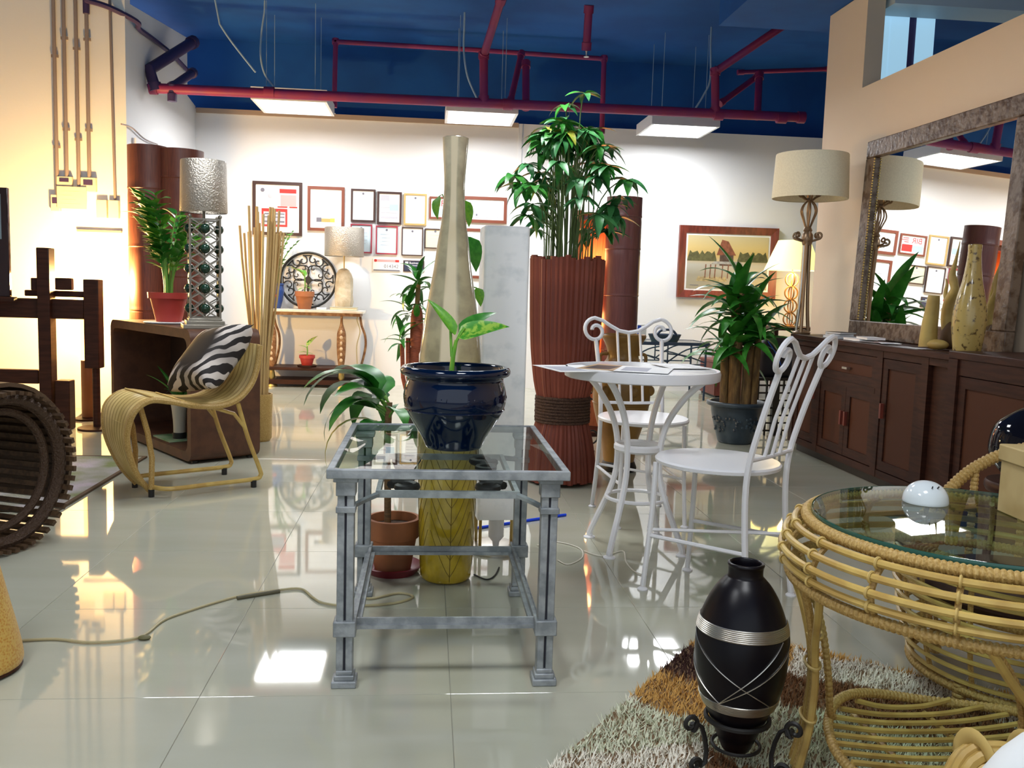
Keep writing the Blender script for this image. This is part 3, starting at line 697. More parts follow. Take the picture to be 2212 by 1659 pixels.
tm = inst('lettering', text_mesh('BIR', .085, inkr), t, (-.045, .0090, .125), (PI / 2, 0, 0))
MB().bx(.05, .125, .0085, .010, .15, .158).bx(.05, .115, .0085, .010, .17, .178).bx(.05, .10, .0085, .010, .13, .138).build('print', inkr, t)
t, pr_, hw, h = frame(.325, .767, 1.654, 1.911, .030, fr_br, 'wide brown framed certificate with a small inset document')
pr_(.24, .26, .2, .78, pgrey); pr_(.78, .80, .2, .78, pgrey); pr_(.24, .80, .765, .78, pgrey); pr_(.24, .80, .2, .215, pgrey); pr_(.40, .64, .55, .57, pgrey); pr_(.44, .6, .47, .485, pgrey); pr_(.30, .34, .27, .34, ink)
frame(-.775, -.564, 1.316, 1.598, .012, fr_rd, 'pale blue certificate in a thin red frame beside the drum lamp', mat('paper_paleblue', (.62, .72, .76), .6), 4)
frame(-.527, -.313, 1.311, 1.589, .012, fr_rd, 'pale blue certificate in a thin red frame above the numbered plate', mat('paper_paleblue', (.62, .72, .76), .6), 4)
frame(-.272, -.061, 1.305, 1.585, .010, fr_dk, 'plain white certificate in a thin black frame above the dark card', lines=2)
frame(-.045, .165, 1.383, 1.579, .010, fr_dk, 'small black framed certificate under the tax notice', pcream, 3)
frame(.345, .74, 1.10, 1.595, .028, fr_br, 'tall brown framed certificate behind the white tower lamp', lines=4)
t = thing('number_plate', 'white numbered plate with red top edge on the back wall', 'plate', (-.416, YW - .012, 1.143))
MB().bx(-.138, .138, 0, .012, 0, .123).build('plate', M['paper'], t, bevel=.003)
MB().bx(-.125, .125, -.001, 0, .092, .116).build('print', inkp, t)
MB().lathe([(.014, 0), (.014, .0015)], 14).build('seal', inkr, t, (-.11, -.001, .104), (PI / 2, 0, 0)); MB().bx(.085, .12, -.002, -.001, .093, .115).build('print', inkr, t)
MB().bx(-.13, .13, -.001, 0, .004, .016).build('print', ink, t)
inst('lettering', text_mesh('014342', .048, ink), t, (.045, -.001, .034), (PI / 2, 0, 0))
t = thing('dark_card', 'dark printed card hanging right of the numbered plate', 'card', (-.148, YW - .010, 1.146))
MB().bx(-.104, .104, 0, .010, 0, .112).build('card', fr_dk, t); MB().bx(-.094, .094, -.001, 0, .008, .104).build('print', mat('ink_navy', (.03, .04, .08), .5), t)
inst('lettering', text_mesh('Business', .03, M['paper'], 'LEFT'), t, (-.045, -.001, .078), (PI / 2, 0, 0)); MB().bx(-.085, -.055, -.002, -.001, .07, .10).build('emblem', M['paper'], t); MB().bx(-.045, .07, -.002, -.001, .058, .066).build('print', pgrey, t)

# ------------------------------------------------------------------ painting
t = thing('framed_painting', 'framed painting of a thatched hut by water in wide brown frame', 'painting', (3.06, YW - .05, .975)); hw, h, w_ = .52, .73, .075
f = MB()
for (ax, az, bx_, bz) in ((-hw, 0, hw, 0), (hw, 0, hw, h), (hw, h, -hw, h), (-hw, h, -hw, 0)):
    dx = w_ * (1 if ax < 0 else -1); dz = w_ * (1 if az == 0 else -1); ex = w_ * (1 if bx_ < 0 else -1); ez = w_ * (1 if bz == 0 else -1)
    vs_ = [(ax, 0, az), (bx_, 0, bz), (bx_ + ex, .02, bz + ez), (ax + dx, .02, az + dz), (ax, .045, az), (bx_, .045, bz), (bx_ + ex, .045, bz + ez), (ax + dx, .045, az + dz)]
    MB().add(vs_, [(0, 1, 2, 3), (4, 7, 6, 5), (0, 4, 5, 1), (2, 6, 7, 3), (0, 3, 7, 4), (1, 5, 6, 2)]).build('frame_side', M['rwood'], t)
MB().bx(-hw + w_, hw - w_, .028, .04, w_, h - w_).build('liner', M['paper'], t)
x0, x1, z0, z1 = -hw + w_ + .02, hw - w_ - .02, w_ + .02, h - w_ - .02
sky = D.materials.new('painted_sky'); sky.use_nodes = True; nt = sky.node_tree; B = nt.nodes['Principled BSDF']; B.inputs['Roughness'].default_value = .5
tc = nt.nodes.new('ShaderNodeTexCoord'); sp = nt.nodes.new('ShaderNodeSeparateXYZ'); rp = nt.nodes.new('ShaderNodeValToRGB'); mr = nt.nodes.new('ShaderNodeMapRange'); mr.inputs[1].default_value = z0; mr.inputs[2].default_value = z1
nt.links.new(tc.outputs['Object'], sp.inputs[0]); nt.links.new(sp.outputs[2], mr.inputs[0]); nt.links.new(mr.outputs[0], rp.inputs[0]); nt.links.new(rp.outputs[0], B.inputs[0])
cr = rp.color_ramp; cr.elements[0].position = 0; cr.elements[0].color = (.36, .32, .22, 1); cr.elements[1].position = 1; cr.elements[1].color = (.60, .50, .28, 1)
for pos, c in ((.25, (.33, .30, .22, 1)), (.45, (.45, .43, .36, 1)), (.62, (.62, .42, .14, 1)), (.78, (.68, .50, .20, 1))): e = cr.elements.new(pos); e.color = c
MB().bx(x0, x1, .024, .028, z0, z1).build('canvas', sky, t)
brush = lambda n_, c: mat('paint_' + n_, c, .6, col2=tuple(q * .65 for q in c), scale=30)
def blob(pts, m, nm, d): MB().prism([(x0 + a * (x1 - x0), z0 + b * (z1 - z0)) for a, b in pts], .024 - d, .0245, 'y').build(nm, m, t)
random.seed(11)
def treeline(a0, a1, b0, hh_, n_, m, d):
    blob([(a0, b0)] + [(a0 + (a1 - a0) * i / n_, b0 + hh_ * (.5 + .5 * abs(math.sin(i * 1.3))) * (1 if 0 < i < n_ else .3)) for i in range(n_ + 1)] + [(a1, b0)], m, 'painted_trees', d)
treeline(.0, .36, .52, .20, 12, brush('tree', (.14, .13, .05)), .0010); treeline(.62, 1.0, .52, .20, 12, brush('tree', (.14, .13, .05)), .0010)
blob([(.36, .64), (.42, .93), (.50, .90), (.60, .64)], brush('thatch', (.30, .10, .05)), 'painted_roof', .0016)
blob([(.40, .44), (.40, .64), (.57, .64), (.57, .44)], brush('hutwall', (.12, .07, .05)), 'painted_wall', .0013)
blob([(.30, .47), (.34, .52), (.66, .52), (.70, .47)], brush('deck', (.42, .40, .36)), 'painted_deck', .0019)
for q in (.22, .28, .34, .43, .5): blob([(q, .2), (q + .012, .2), (q + .02, .46), (q + .006, .46)], brush('reed', (.24, .10, .06)), 'painted_post', .0015)
treeline(.12, .5, .14, .10, 14, brush('reedpale', (.46, .36, .18)), .0012)
MB().bx(x0 + .04, x0 + .13, .0225, .0235, z0 + .03, z0 + .036).build('signature', ink, t)

# ------------------------------------------------------------------ console table at the back wall and its things
wood_inl = mat('carved_wood', (0.16, 0.065, 0.02), 0.5, col2=(0.30, 0.16, 0.07), scale=26)
inl = mat('inlay_cream', (0.55, 0.40, 0.25), 0.5)
t = thing('console_table', 'carved wood console table with cream marble top at the back wall', 'table', (-1.085, 8.95, 0))
MB().prism(rrect(-.475, .475, -.17, .18, .05), .725, .752).build('marble_top', M['marble'], t, bevel=.004)
MB().bx(-.44, .44, -.14, .17, .695, .724).build('apron', wood_inl, t)
MB().prism(rrect(-.46, .46, -.16, .18, .05), .165, .195).build('shelf', M['dwood'], t, bevel=.004)
MB().bx(-.47, .47, -.15, .17, .03, .075).build('plinth', M['dwood'], t)
lp = MB().lathe(smooth_prof([(.012, .695), (.013, .64), (.020, .60), (.042, .53), (.045, .44), (.042, .34), (.032, .24), (.022, .195)], 4), 20, sy=.6).mesh('leg', wood_inl)
for x in (-.40, .26):
    lg = inst('leg', lp, t, (x, -.11, 0))
    for k in range(6): MB().ell((0, -.026, .27 + k * .055), (.016 - .004 * (k % 2), .004, .018), 10, 6).build('inlay', inl, lg)
    MB().lathe([(.055, 0.0), (.055, .015), (.03, .04), (.022, .075), (.034, .10), (.025, .165)], 16, (x, -.11, 0), sy=.8).build('foot', M['brass'], t)
for x in (-.42, .42): MB().tube(spline([(x, .12, .70), (x + .015, .12, .60), (x + .05, .12, .50), (x + .055, .12, .38), (x + .02, .12, .22), (x, .12, .17)], 6), .012, 8).build('bent_leg', wood_inl, t)
MB().tube(spline([(.42, -.02, .72), (.40, -.02, .66), (.43, -.02, .55), (.40, -.02, .40), (.41, -.02, .20)], 6), .005, 6).build('lamp_cord', M['cord'], t)
TZ = .753
# medallion
t = thing('iron_medallion', 'round black iron scrollwork medallion leaning on the white back wall', 'ornament', (-1.18, 9.085, TZ)); t.rotation_euler = (math.radians(-6), 0, 0)
R_ = .27; iron = M['black']
MB().ring((0, 0, R_ + .012), R_, .012, 48, 'y', 8).build('outer_ring', iron, t)
def scr(pts2, r=.0065): return [(x, 0, z) for x, z in pts2]
s1 = MB()
sc = [(R_ * .62, 0)] 
for k in range(8):
    a = k * PI / 4; R3 = Matrix.Rotation(a, 3, 'Y'); c = Vector((0, 0, R_ + .012)); b = MB()
    q = [(x, 0, z) for x, z in spiral(-.055, .19, .012, .05, -4.5, 1.6, 20)] + [(x, 0, z) for x, z in reversed(spiral(.045, .20, .010, .045, 7.6, 1.9, 20))]
    b.tube([R3 @ Vector(p_) + c for p_ in q], .006, 6); b.build('scroll', iron, t)
for k in range(4):
    a = k * PI / 2 + PI / 4; R3 = Matrix.Rotation(a, 3, 'Y'); c = Vector((0, 0, R_ + .012)); b = MB()
    q = spline([(0, 0, .02), (-.06, 0, .05), (-.085, 0, .10), (-.05, 0, .15), (0, 0, .17), (.05, 0, .15), (.085, 0, .10), (.06, 0, .05), (0, 0, .02)], 5)
    b.tube([R3 @ Vector(p_) + c for p_ in q], .006, 6)
    for sx in (-1, 1): b.tube([R3 @ Vector((sx * x, 0, z)) + c for x, z in spiral(.045, .115, .008, .032, -3.5, 1.5, 16)], .005, 6)
    b.build('inner_scroll', iron, t)
MB().lathe([(.035, 0), (.035, .012)], 12).build('rosette', iron, t, (0, .006, R_ + .012), (PI / 2, 0, 0))
# blue pot with zz plant, terracotta sprout, small white dish, book, stone lamp
t = thing('potted_zz_plant', 'zz plant in a blue glazed pot on the console table', 'plant', (-1.475, 8.95, TZ))
blueg = mat('glaze_blue', (0.02, 0.07, 0.28), 0.15, coat=.5)
MB().lathe(smooth_prof([(.055, 0), (.062, .02), (.08, .10), (.088, .17), (.085, .215), (.090, .225), (.088, .24), (.078, .235), (.074, .20)], 3), 28).build('pot', blueg, t)
MB().lathe([(.075, .205), (0, .207)], 20).build('soil', M['soil'], t); MB().ell((.01, -.080, .12), (.03, .012, .014), 10, 6).build('painted_fish', inkr, t)
zz(t, (0, 0, .2), 4, .45, .62, .30, 21, zl, 8, .06, lean=-.3)
tl = [leaf_mesh('sprout_leaf', M['leafv'], .42, .25, 6), leaf_mesh('sprout_leaf', M['leafl'], .40, .4, 6)]
def small_pot(name, label, p, r, h, m, leaves, stem_h, saucer=None):
    t = thing(name, label, 'plant', p); z_ = 0
    if saucer: MB().lathe([(r * 1.2, 0), (r * 1.35, .018), (r * 1.25, .02), (r * .9, .008)], 24).build('saucer', saucer, t); z_ = .009
    MB().lathe([(r * .66, z_), (r * .68, z_ + .004), (r * .95, z_ + h * .72), (r * 1.06, z_ + h * .72), (r * 1.06, z_ + h), (r * .93, z_ + h), (r * .90, z_ + h * .8)], 28).build('pot', m, t)
    MB().lathe([(r * .92, z_ + h * .86), (0, z_ + h * .87)], 20).build('soil', M['soil'], t)
    b0 = Vector((0, 0, z_ + h * .86)); MB().tube([b0, b0 + Vector((.004, 0, stem_h * .5)), b0 + Vector((0, 0, stem_h))], .006, 6).build('stem', M['stem'], t)
    for (az, el, L, fz, k) in leaves: put_leaf(tl[k], t, b0 + Vector((0, 0, stem_h * fz)), az, el, L)
    return t
small_pot('potted_sprout', 'variegated sprout in a terracotta pot before the iron medallion', (-1.183, 8.88, TZ), .088, .17, M['terra'], [(1.9, .7, .20, 1, 0), (.9, .9, .14, 1, 1), (-1.0, .4, .10, .4, 1), (2.4, .1, .09, .3, 1), (-2.2, .2, .09, .35, 1), (.2, 1.0, .12, .95, 1)], .17)
small_pot('potted_sprout', 'small sprout in a red pot on the lower console shelf', (-1.155, 8.87, .196), .072, .105, M['redclay'], [(-.75, .85, .17, 1, 0), (1.4, .5, .10, .8, 0), (2.0, .2, .10, .4, 0), (-1.5, .2, .07, .3, 1)], .10, M['dwood'])
t = thing('white_dish', 'small white folded cloth on the console top', 'cloth', (-1.02, 8.86, TZ)); MB().prism(rrect(-.045, .045, -.035, .035, .012), 0, .02).build('cloth', M['paper'], t, bevel=.004)
t = thing('book', 'flat pale book under the stone table lamp', 'book', (-.81, 8.91, TZ))
MB().bx(-.125, .125, -.09, .09, .004, .026).build('pages', pcream, t); MB().bx(-.13, .13, -.095, .09, 0, .004).bx(-.13, .13, -.095, .09, .026, .031).build('cover', mat('book_cover', (.40, .42, .36), .5), t)
t = thing('stone_table_lamp', 'rough cream stone table lamp with silver drum shade', 'lamp', (-.815, 8.93, TZ + .0315))
stone = mat('rough_stone', (0.62, 0.54, 0.40), 0.85, col2=(0.44, 0.36, 0.24), scale=9, bump=1.0, bscale=22)
random.seed(9)
MB().lathe([(.085, 0), (.09, .05), (.088, .12), (.09, .20), (.082, .27), (.072, .32), (.05, .355), (.02, .37)], 9, sy=.7, wob=lambda a, z: 1 + .06 * math.sin(3 * a + z * 30)).build('stone_body', stone, t, ang=25)
MB().tube([(0, 0, .36), (0, 0, .55)], .006, 8).build('rod', M['brass'], t)
MB().lathe([(.186, .485), (.188, .49), (.188, .755), (.186, .76), (.184, .755), (.184, .49)], 48, cap=False).build('shade', ham, t)
MB().bar((-.185, 0, .53), (.185, 0, .53), .006, .004).build('spider', M['brass'], t)

# ------------------------------------------------------------------ dracaena clump helper
dl = [leaf_mesh('strap_leaf', M['leafd'], .22, .45, 8, .35), leaf_mesh('strap_leaf', M['leafm'], .24, .7, 8, .3), leaf_mesh('strap_leaf', M['leafm'], .22, .25, 8, .35), leaf_mesh('strap_leaf', M['leafm'], .21, .9, 8, .3)]
def rosette(parent, p, n, L, seed, lo_=-.1, hi_=1.25, lv=dl):
    random.seed(seed)
    for k in range(n):
        f = k / max(1, n - 1)
        put_leaf(lv[(k * 7 + seed) % len(lv)], parent, Vector(p) + Vector((0, 0, -.05 * (1 - f) + .03 * f)), 2.399 * k + random.uniform(-.2, .2), lo_ + (hi_ - lo_) * f + random.uniform(-.12, .12), L * random.uniform(.78, 1.12), random.uniform(-.3, .3))
bark = mat('bark_tan', (0.24, 0.14, 0.045), 0.8, col2=(0.13, 0.075, 0.03), scale=12, stretch=(3, 3, .8), bump=.6, bscale=50)
# red wrapped dracaena behind the bottle vase
t = thing('wrapped_dracaena', 'leafy dracaena with red wrapped trunks behind the bottle vase', 'plant', (-.065, 6.0, 0))
MB().lathe([(.06, 0), (.062, .02), (.075, .20), (.08, .22), (.072, .22), (.07, .19)], 28).build('pot', M['black'], t); MB().lathe([(.07, .195), (0, .198)], 20).build('soil', M['soil'], t)
wrap = mat('red_wrap', (0.30, 0.075, 0.03), 0.7, col2=(0.20, 0.045, 0.02), scale=30, stretch=(1, 1, 8))
for (x, y, hh_, r_) in ((-.09, 0, .62, .014), (-.055, .02, .66, .016), (-.015, 0, .60, .03)): MB().tube([(x * .4, y, .19), (x, y, .40), (x * 1.1, y, hh_)], r_, 10).build('trunk', wrap, t)
MB().lathe(smooth_prof([(.02, .56), (.04, .62), (.042, .72), (.038, .82), (.02, .88)], 3), 16, (-.005, 0, 0)).build('wrapped_trunk', wrap, t)
MB().tube([(-.005, 0, .86), (.0, 0, 1.02)], .016, 8).build('trunk', bark, t)
rosette(t, (.0, 0, 1.03), 13, .22, 4); rosette(t, (-.10, 0, .66), 11, .20, 5); rosette(t, (-.06, .02, .86), 13, .20, 6); rosette(t, (-.01, -.03, .80), 8, .20, 14)

# ------------------------------------------------------------------ bottle vase
vm = D.materials.new('veined_resin'); vm.use_nodes = True; nt = vm.node_tree; B = nt.nodes['Principled BSDF']; B.inputs['Roughness'].default_value = .12; B.inputs['Coat Weight'].default_value = .5
tc = nt.nodes.new('ShaderNodeTexCoord'); sp = nt.nodes.new('ShaderNodeSeparateXYZ'); nt.links.new(tc.outputs['Object'], sp.inputs[0])
rp = nt.nodes.new('ShaderNodeValToRGB'); mr = nt.nodes.new('ShaderNodeMapRange'); mr.inputs[1].default_value = 0.0; mr.inputs[2].default_value = 1.5
nt.links.new(sp.outputs[2], mr.inputs[0]); nt.links.new(mr.outputs[0], rp.inputs[0]); cr = rp.color_ramp
cr.elements[0].position = 0; cr.elements[0].color = (.50, .34, .015, 1); cr.elements[1].position = 1; cr.elements[1].color = (.52, .44, .30, 1)
for pos, c in ((.20, (.50, .36, .03, 1)), (.36, (.45, .36, .15, 1)), (.6, (.42, .37, .23, 1)), (.9, (.46, .41, .27, 1)), (.96, (.60, .53, .38, 1))): e = cr.elements.new(pos); e.color = c
nz = nt.nodes.new('ShaderNodeTexNoise'); nz.inputs['Scale'].default_value = 16; nz.inputs['Detail'].default_value = 6; nt.links.new(tc.outputs['Object'], nz.inputs['Vector'])
m1 = nt.nodes.new('ShaderNodeMixRGB'); m1.blend_type = 'MULTIPLY'; m1.inputs[0].default_value = .55; r2 = nt.nodes.new('ShaderNodeValToRGB'); r2.color_ramp.elements[0].position = .35; r2.color_ramp.elements[0].color = (.55, .55, .55, 1); r2.color_ramp.elements[1].position = .6; r2.color_ramp.elements[1].color = (1.15, 1.15, 1.1, 1)
nt.links.new(nz.outputs[0], r2.inputs[0]); nt.links.new(rp.outputs[0], m1.inputs[1]); nt.links.new(r2.outputs[0], m1.inputs[2])
cx_ = nt.nodes.new('ShaderNodeCombineXYZ'); nt.links.new(sp.outputs[0], cx_.inputs[0]); nt.links.new(sp.outputs[1], cx_.inputs[1])
ln = nt.nodes.new('ShaderNodeVectorMath'); ln.operation = 'LENGTH'; nt.links.new(cx_.outputs[0], ln.inputs[0])
dv = nt.nodes.new('ShaderNodeMath'); dv.operation = 'DIVIDE'; nt.links.new(sp.outputs[0], dv.inputs[0]); nt.links.new(ln.outputs['Value'], dv.inputs[1])
r3 = nt.nodes.new('ShaderNodeValToRGB'); r3.color_ramp.interpolation = 'LINEAR'; e0 = r3.color_ramp.elements; e0[0].position = .30; e0[0].color = (0, 0, 0, 1); e0[1].position = .62; e0[1].color = (0, 0, 0, 1)
for ps, vv in ((.335, .9), (.55, .9), (.60, .2)): e = e0.new(ps); e.color = (vv, vv, vv, 1)
mz = nt.nodes.new('ShaderNodeMapRange'); mz.inputs[1].default_value = -1; mz.inputs[2].default_value = 1; nt.links.new(dv.outputs[0], mz.inputs[0]); nt.links.new(mz.outputs[0], r3.inputs[0])
gz = nt.nodes.new('ShaderNodeMapRange'); gz.inputs[1].default_value = .42; gz.inputs[2].default_value = .62; nt.links.new(sp.outputs[2], gz.inputs[0])
yn = nt.nodes.new('ShaderNodeMath'); yn.operation = 'LESS_THAN'; yn.inputs[1].default_value = 0.0; nt.links.new(sp.outputs[1], yn.inputs[0])
ml0 = nt.nodes.new('ShaderNodeMath'); ml0.operation = 'MULTIPLY'; nt.links.new(r3.outputs[0], ml0.inputs[0]); nt.links.new(gz.outputs[0], ml0.inputs[1])
ml = nt.nodes.new('ShaderNodeMath'); ml.operation = 'MULTIPLY'; nt.links.new(ml0.outputs[0], ml.inputs[0]); nt.links.new(yn.outputs[0], ml.inputs[1])
m2 = nt.nodes.new('ShaderNodeMixRGB'); m2.inputs[2].default_value = (.74, .62, .40, 1); nt.links.new(ml.outputs[0], m2.inputs[0]); nt.links.new(m1.outputs[0], m2.inputs[1]); nt.links.new(m2.outputs[0], B.inputs[0])
VX, VY = .080, 3.045
t = thing('bottle_vase', 'tall amber veined bottle floor vase standing behind the glass table', 'vase', (VX, VY, 0))
vprof = smooth_prof([(.06, 0), (.082, .006), (.088, .035), (.095, .18), (.100, .35), (.106, .55), (.107, .70), (.101, .80), (.089, .90), (.075, .99), (.062, 1.07), (.052, 1.15), (.041, 1.22), (.035, 1.30), (.035, 1.36), (.038, 1.41), (.042, 1.47), (.043, 1.49)], 4)
MB().lathe(vprof + [(.038, 1.492), (.032, 1.45), (.028, 1.3)], 48).build('body', vm, t)
vn = mat('vein_olive', (0.20, 0.13, 0.01), 0.4); vb = MB()
def vr(z):
    for i in range(len(vprof) - 1):
        if vprof[i][1] <= z <= vprof[i + 1][1] + 1e-6:
            f = (z - vprof[i][1]) / max(1e-6, vprof[i + 1][1] - vprof[i][1]); return vprof[i][0] + f * (vprof[i + 1][0] - vprof[i][0])
    return .1
for a0 in (-PI / 2 + .12, -PI / 2 + 1.7, -PI / 2 - 1.5, PI / 2):
    for zb_ in (.02,):
        def on(a, z): r_ = vr(z) + .0003; return (r_ * math.cos(a), r_ * math.sin(a), z)
        vb.tube([on(a0, z) for z in [.012 + .05 * i for i in range(10)]], .0013, 4)
        for k in range(7):
            zs = .03 + .06 * k
            for s in (-1, 1): vb.tube([on(a0 + s * .75 * f ** .8, zs + .16 * f) for f in [i / 8 for i in range(9)]], .0010, 4)
vb.build('leaf_veins', vn, t)
# trailing pothos on a stake behind the vase
t = thing('stake_pothos', 'pothos leaves climbing a thin stake between vase and white tower lamp', 'plant', (.055, 3.27, 0))
MB().lathe([(.05, 0), (.055, .01), (.06, .10), (.052, .10), (.05, .08)], 20).build('pot', M['black'], t); MB().lathe([(.051, .085), (0, .086)], 16).build('soil', M['soil'], t)
MB().tube([(0, 0, .085), (.01, .0, .8), (.0, .0, 1.34)], .006, 6).build('stake', M['dwood'], t)
pm = [leaf_mesh('pothos_leaf', M['leafl'], .62, .3, 6, .2, .6), leaf_mesh('pothos_leaf', M['leafm'], .60, .3, 6, .2, .6)]
for (u, v, az, L, k) in ((948, 425, 2.6, .085, 0), (1000, 432, -2.0, .10, 0), (1012, 512, -2.2, .13, 1), (1030, 622, -2.4, .07, 0), (990, 470, .5, .08, 1)):
    q = at(u, v, 3.26) - t.location; put_leaf(pm[k], t, q, az, -1.1, L, .4); MB().tube([(.002, 0, q.z - .02), (q.x * .5, 0, q.z + .01), q], .0025, 5).build('petiole', M['stem'], t)

# ------------------------------------------------------------------ white tower lamp
t = thing('tower_lamp', 'tall white marbled tower floor lamp on brass legs', 'lamp', (.280, 3.40, 0), math.radians(3))
wm = mat('capiz_white', (0.92, 0.94, 0.95), 0.45, col2=(0.76, 0.80, 0.82), scale=18, lo=.5, hi=.72, detail=8)
TW = .084
MB().prism(rrect(-TW, TW, -TW, TW, .012), .135, 1.225).build('shade', wm, t)
MB().prism(rrect(-TW + .004, TW - .004, -TW + .004, TW - .004, .01), 1.2255, 1.23).build('top_cap', M['white'], t)
for sx in (-1, 1):
    for sy in (-1, 1): MB().tube([(sx * .07, sy * .07, .012), (sx * .07, sy * .07, .14)], .006, 8).build('leg', M['brass'], t)
MB().lathe([(.125, 0), (.125, .008), (.115, .012), (0, .0125)], 36).build('base_plate', M['silver'], t)
MB().lathe([(.012, .012), (.014, .03), (.03, .05), (.03, .13)], 16).build('socket', M['white'], t)

# blue stick on the floor
a = onz(1028, 1141, .006); b_ = onz(1222, 1112, .006)
tag(MB().tube([a, b_], .0065, 8).build('plastic_stick', mat('plastic_blue', (0.005, 0.06, 0.75), 0.4)), 'bright blue plastic stick lying on the floor behind the glass table', 'stick')

# ------------------------------------------------------------------ reed bundle planter with schefflera
t = thing('reed_planter', 'tall planter of bundled red brown reeds tied with a rope band', 'planter', (.715, 4.66, 0))
reed = mat('reed_red', (0.24, 0.055, 0.030), 0.6, col2=(0.17, 0.038, 0.022), scale=6, stretch=(2, 2, .5))
rprof = [(.172, .012), (.166, .10), (.148, .22), (.124, .32), (.120, .37), (.122, .43), (.142, .53), (.160, .70), (.168, .85), (.172, 1.0), (.176, 1.17)]
rp_ = spline([(r_, 0, z) for r_, z in rprof], 3)
rme = MB().tube(rp_, .0165, 6, radii=[.0165 * (q.x / .172) for q in rp_]).mesh('reed', reed)
random.seed(2)
for k in range(44): inst('reed', rme, t, (0, 0, random.uniform(0, .012)), (0, 0, 2 * PI * k / 44 + random.uniform(-.01, .01)), (random.uniform(.97, 1.03), 1, random.uniform(.985, 1.005)))
MB().lathe([(.165, .012), (.15, .2), (.115, .37), (.15, .7), (.166, 1.12), (.15, 1.12), (.13, .9)], 32).build('liner', M['dwood'], t)
MB().lathe([(.158, 1.105), (0, 1.11)], 24).build('soil', M['soil'], t)
rb_ = MB()
for k in range(9): rb_.ring((0, 0, .325 + k * .0155), .1385 + .0015 * (k % 2), .0085, 36, 'z', 6)
rb_.build('rope_band', mat('rope_dark', (0.055, 0.025, 0.015), 0.85, col2=(0.10, 0.05, 0.03), scale=120, bump=.8, bscale=150), t)
t = thing('schefflera_plant', 'tall umbrella plant with many thin stems rising from the reed planter', 'plant', (.715, 4.66, 1.111))
sl_ = [leaf_mesh('leaflet', M['leafs'], .34, .35, 6, .3), leaf_mesh('leaflet', M['leafd'], .32, .5, 6, .3), leaf_mesh('leaflet', M['leafm'], .34, .25, 6, .3), leaf_mesh('leaflet', M['leafy'], .34, .4, 6, .3)]
random.seed(31); nleaf = 0; extra = MB()
stm = mat('stem_olive', (.10, .16, .04), .6)
for k in range(74):
    a = random.uniform(0, 2 * PI); r0 = random.uniform(.02, .13); fh = random.random()
    H = .14 + .60 * fh ** .75 if k > 2 else (.89, .84, .76)[k]
    sp_ = (.06 + .24 * math.sin(PI * min(.95, max(.15, H / .72))) * random.uniform(.35, 1.1)) if k > 2 else .04
    p0 = Vector((r0 * math.cos(a), r0 * math.sin(a), 0)); p3 = Vector(((r0 * .5 + sp_) * math.cos(a), (r0 * .5 + sp_) * math.sin(a), H))
    pts = bez(p0, p0 + Vector((0, 0, H * .65)), Vector((p3.x * .5, p3.y * .5, H * .95)), p3, 7)
    MB().tube(pts, .0032, 5).build('stem', stm, t)
    nl = 7 if k % 3 else 6
    for i in range(nl):
        me = sl_[3] if (k % 17 == 5 and i % 3 == 0) else sl_[(k + i) % 3]
        az, el, L, ro = a + 2 * PI * i / nl, random.uniform(-.65, .2), random.uniform(.095, .155), random.uniform(-.3, .3)
        if nleaf < 298: put_leaf(me, t, p3, az, el, L, ro, 'leaflet')
        else:
            R = Matrix.Rotation(az, 3, 'Z') @ Matrix.Rotation(el, 3, 'X') @ Matrix.Rotation(ro, 3, 'Y')
            extra.add([R @ (v.co * L) + p3 for v in me.vertices], [tuple(q.vertices) for q in me.polygons])
        nleaf += 1
tag(extra.build('foliage', M['leafs'], t), kind='stuff')

# ------------------------------------------------------------------ ochre jar
t = thing('ochre_jar', 'ochre ceramic floor jar with relief shoulder behind the bistro table', 'jar', (1.095, 4.97, 0))
och = mat('ochre_glaze', (0.30, 0.165, 0.035), 0.4, col2=(0.24, 0.13, 0.03), scale=8, bump=.15, bscale=40)
MB().lathe(smooth_prof([(.085, .05), (.09, .08), (.105, .18), (.135, .28), (.158, .38), (.160, .47), (.148, .54), (.112, .60), (.088, .64), (.090, .68), (.105, .72), (.122, .75), (.124, .765), (.110, .765), (.08, .70)], 4), 44).build('body', och, t)
MB().lathe([(.098, 0), (.102, .02), (.09, .05), (.08, .06)], 32).build('stand', M['black'], t)
MB().ring((0, 0, .385), .1575, .006, 44, 'z', 6).build('relief_band', och, t); MB().ring((0, 0, .555), .139, .005, 44, 'z', 6).build('relief_band', och, t)
for k in range(6):
    a = -PI / 2 + k * PI / 3 + .2; MB().ell((.157 * math.cos(a), .157 * math.sin(a), .46), (.028, .028, .03), 12, 8).build('relief_flower', och, t)
for s in (-1, 1): MB().tube(spline([(s * .088, 0, .66), (s * .125, 0, .655), (s * .13, 0, .62), (s * .115, 0, .595)], 5), .010, 8).build('handle', och, t)
# iron candle stand between planter and jar
t = thing('candle_stand', 'black iron scroll candle stand beside the reed planter', 'candle stand', (.985, 5.55, 0))
MB().lathe([(.08, 0), (.08, .008), (.012, .02)], 24).build('base', iron, t); MB().tube([(0, 0, .01), (0, 0, .46)], .008, 8).build('stem', iron, t)
for s in (-1, 1):
    MB().tube([(s * x, 0, z) for x, z in spiral(.05, .36, .01, .045, -4.7, 1.2, 20)] + [(0, 0, .43)], .006, 6).build('scroll', iron, t)
    MB().tube([(s * x, 0, z) for x, z in spiral(.055, .10, .012, .05, 4.7, -1.2, 20)] + [(0, 0, .02)], .006, 6).build('scroll', iron, t)
MB().lathe([(.03, .46), (.034, .465), (.03, .47)], 16).build('dish', iron, t); MB().lathe([(.02, .47), (.02, .53), (.003, .533)], 14).build('candle', mat('candle_wax', (.8, .6, .35), .5), t)

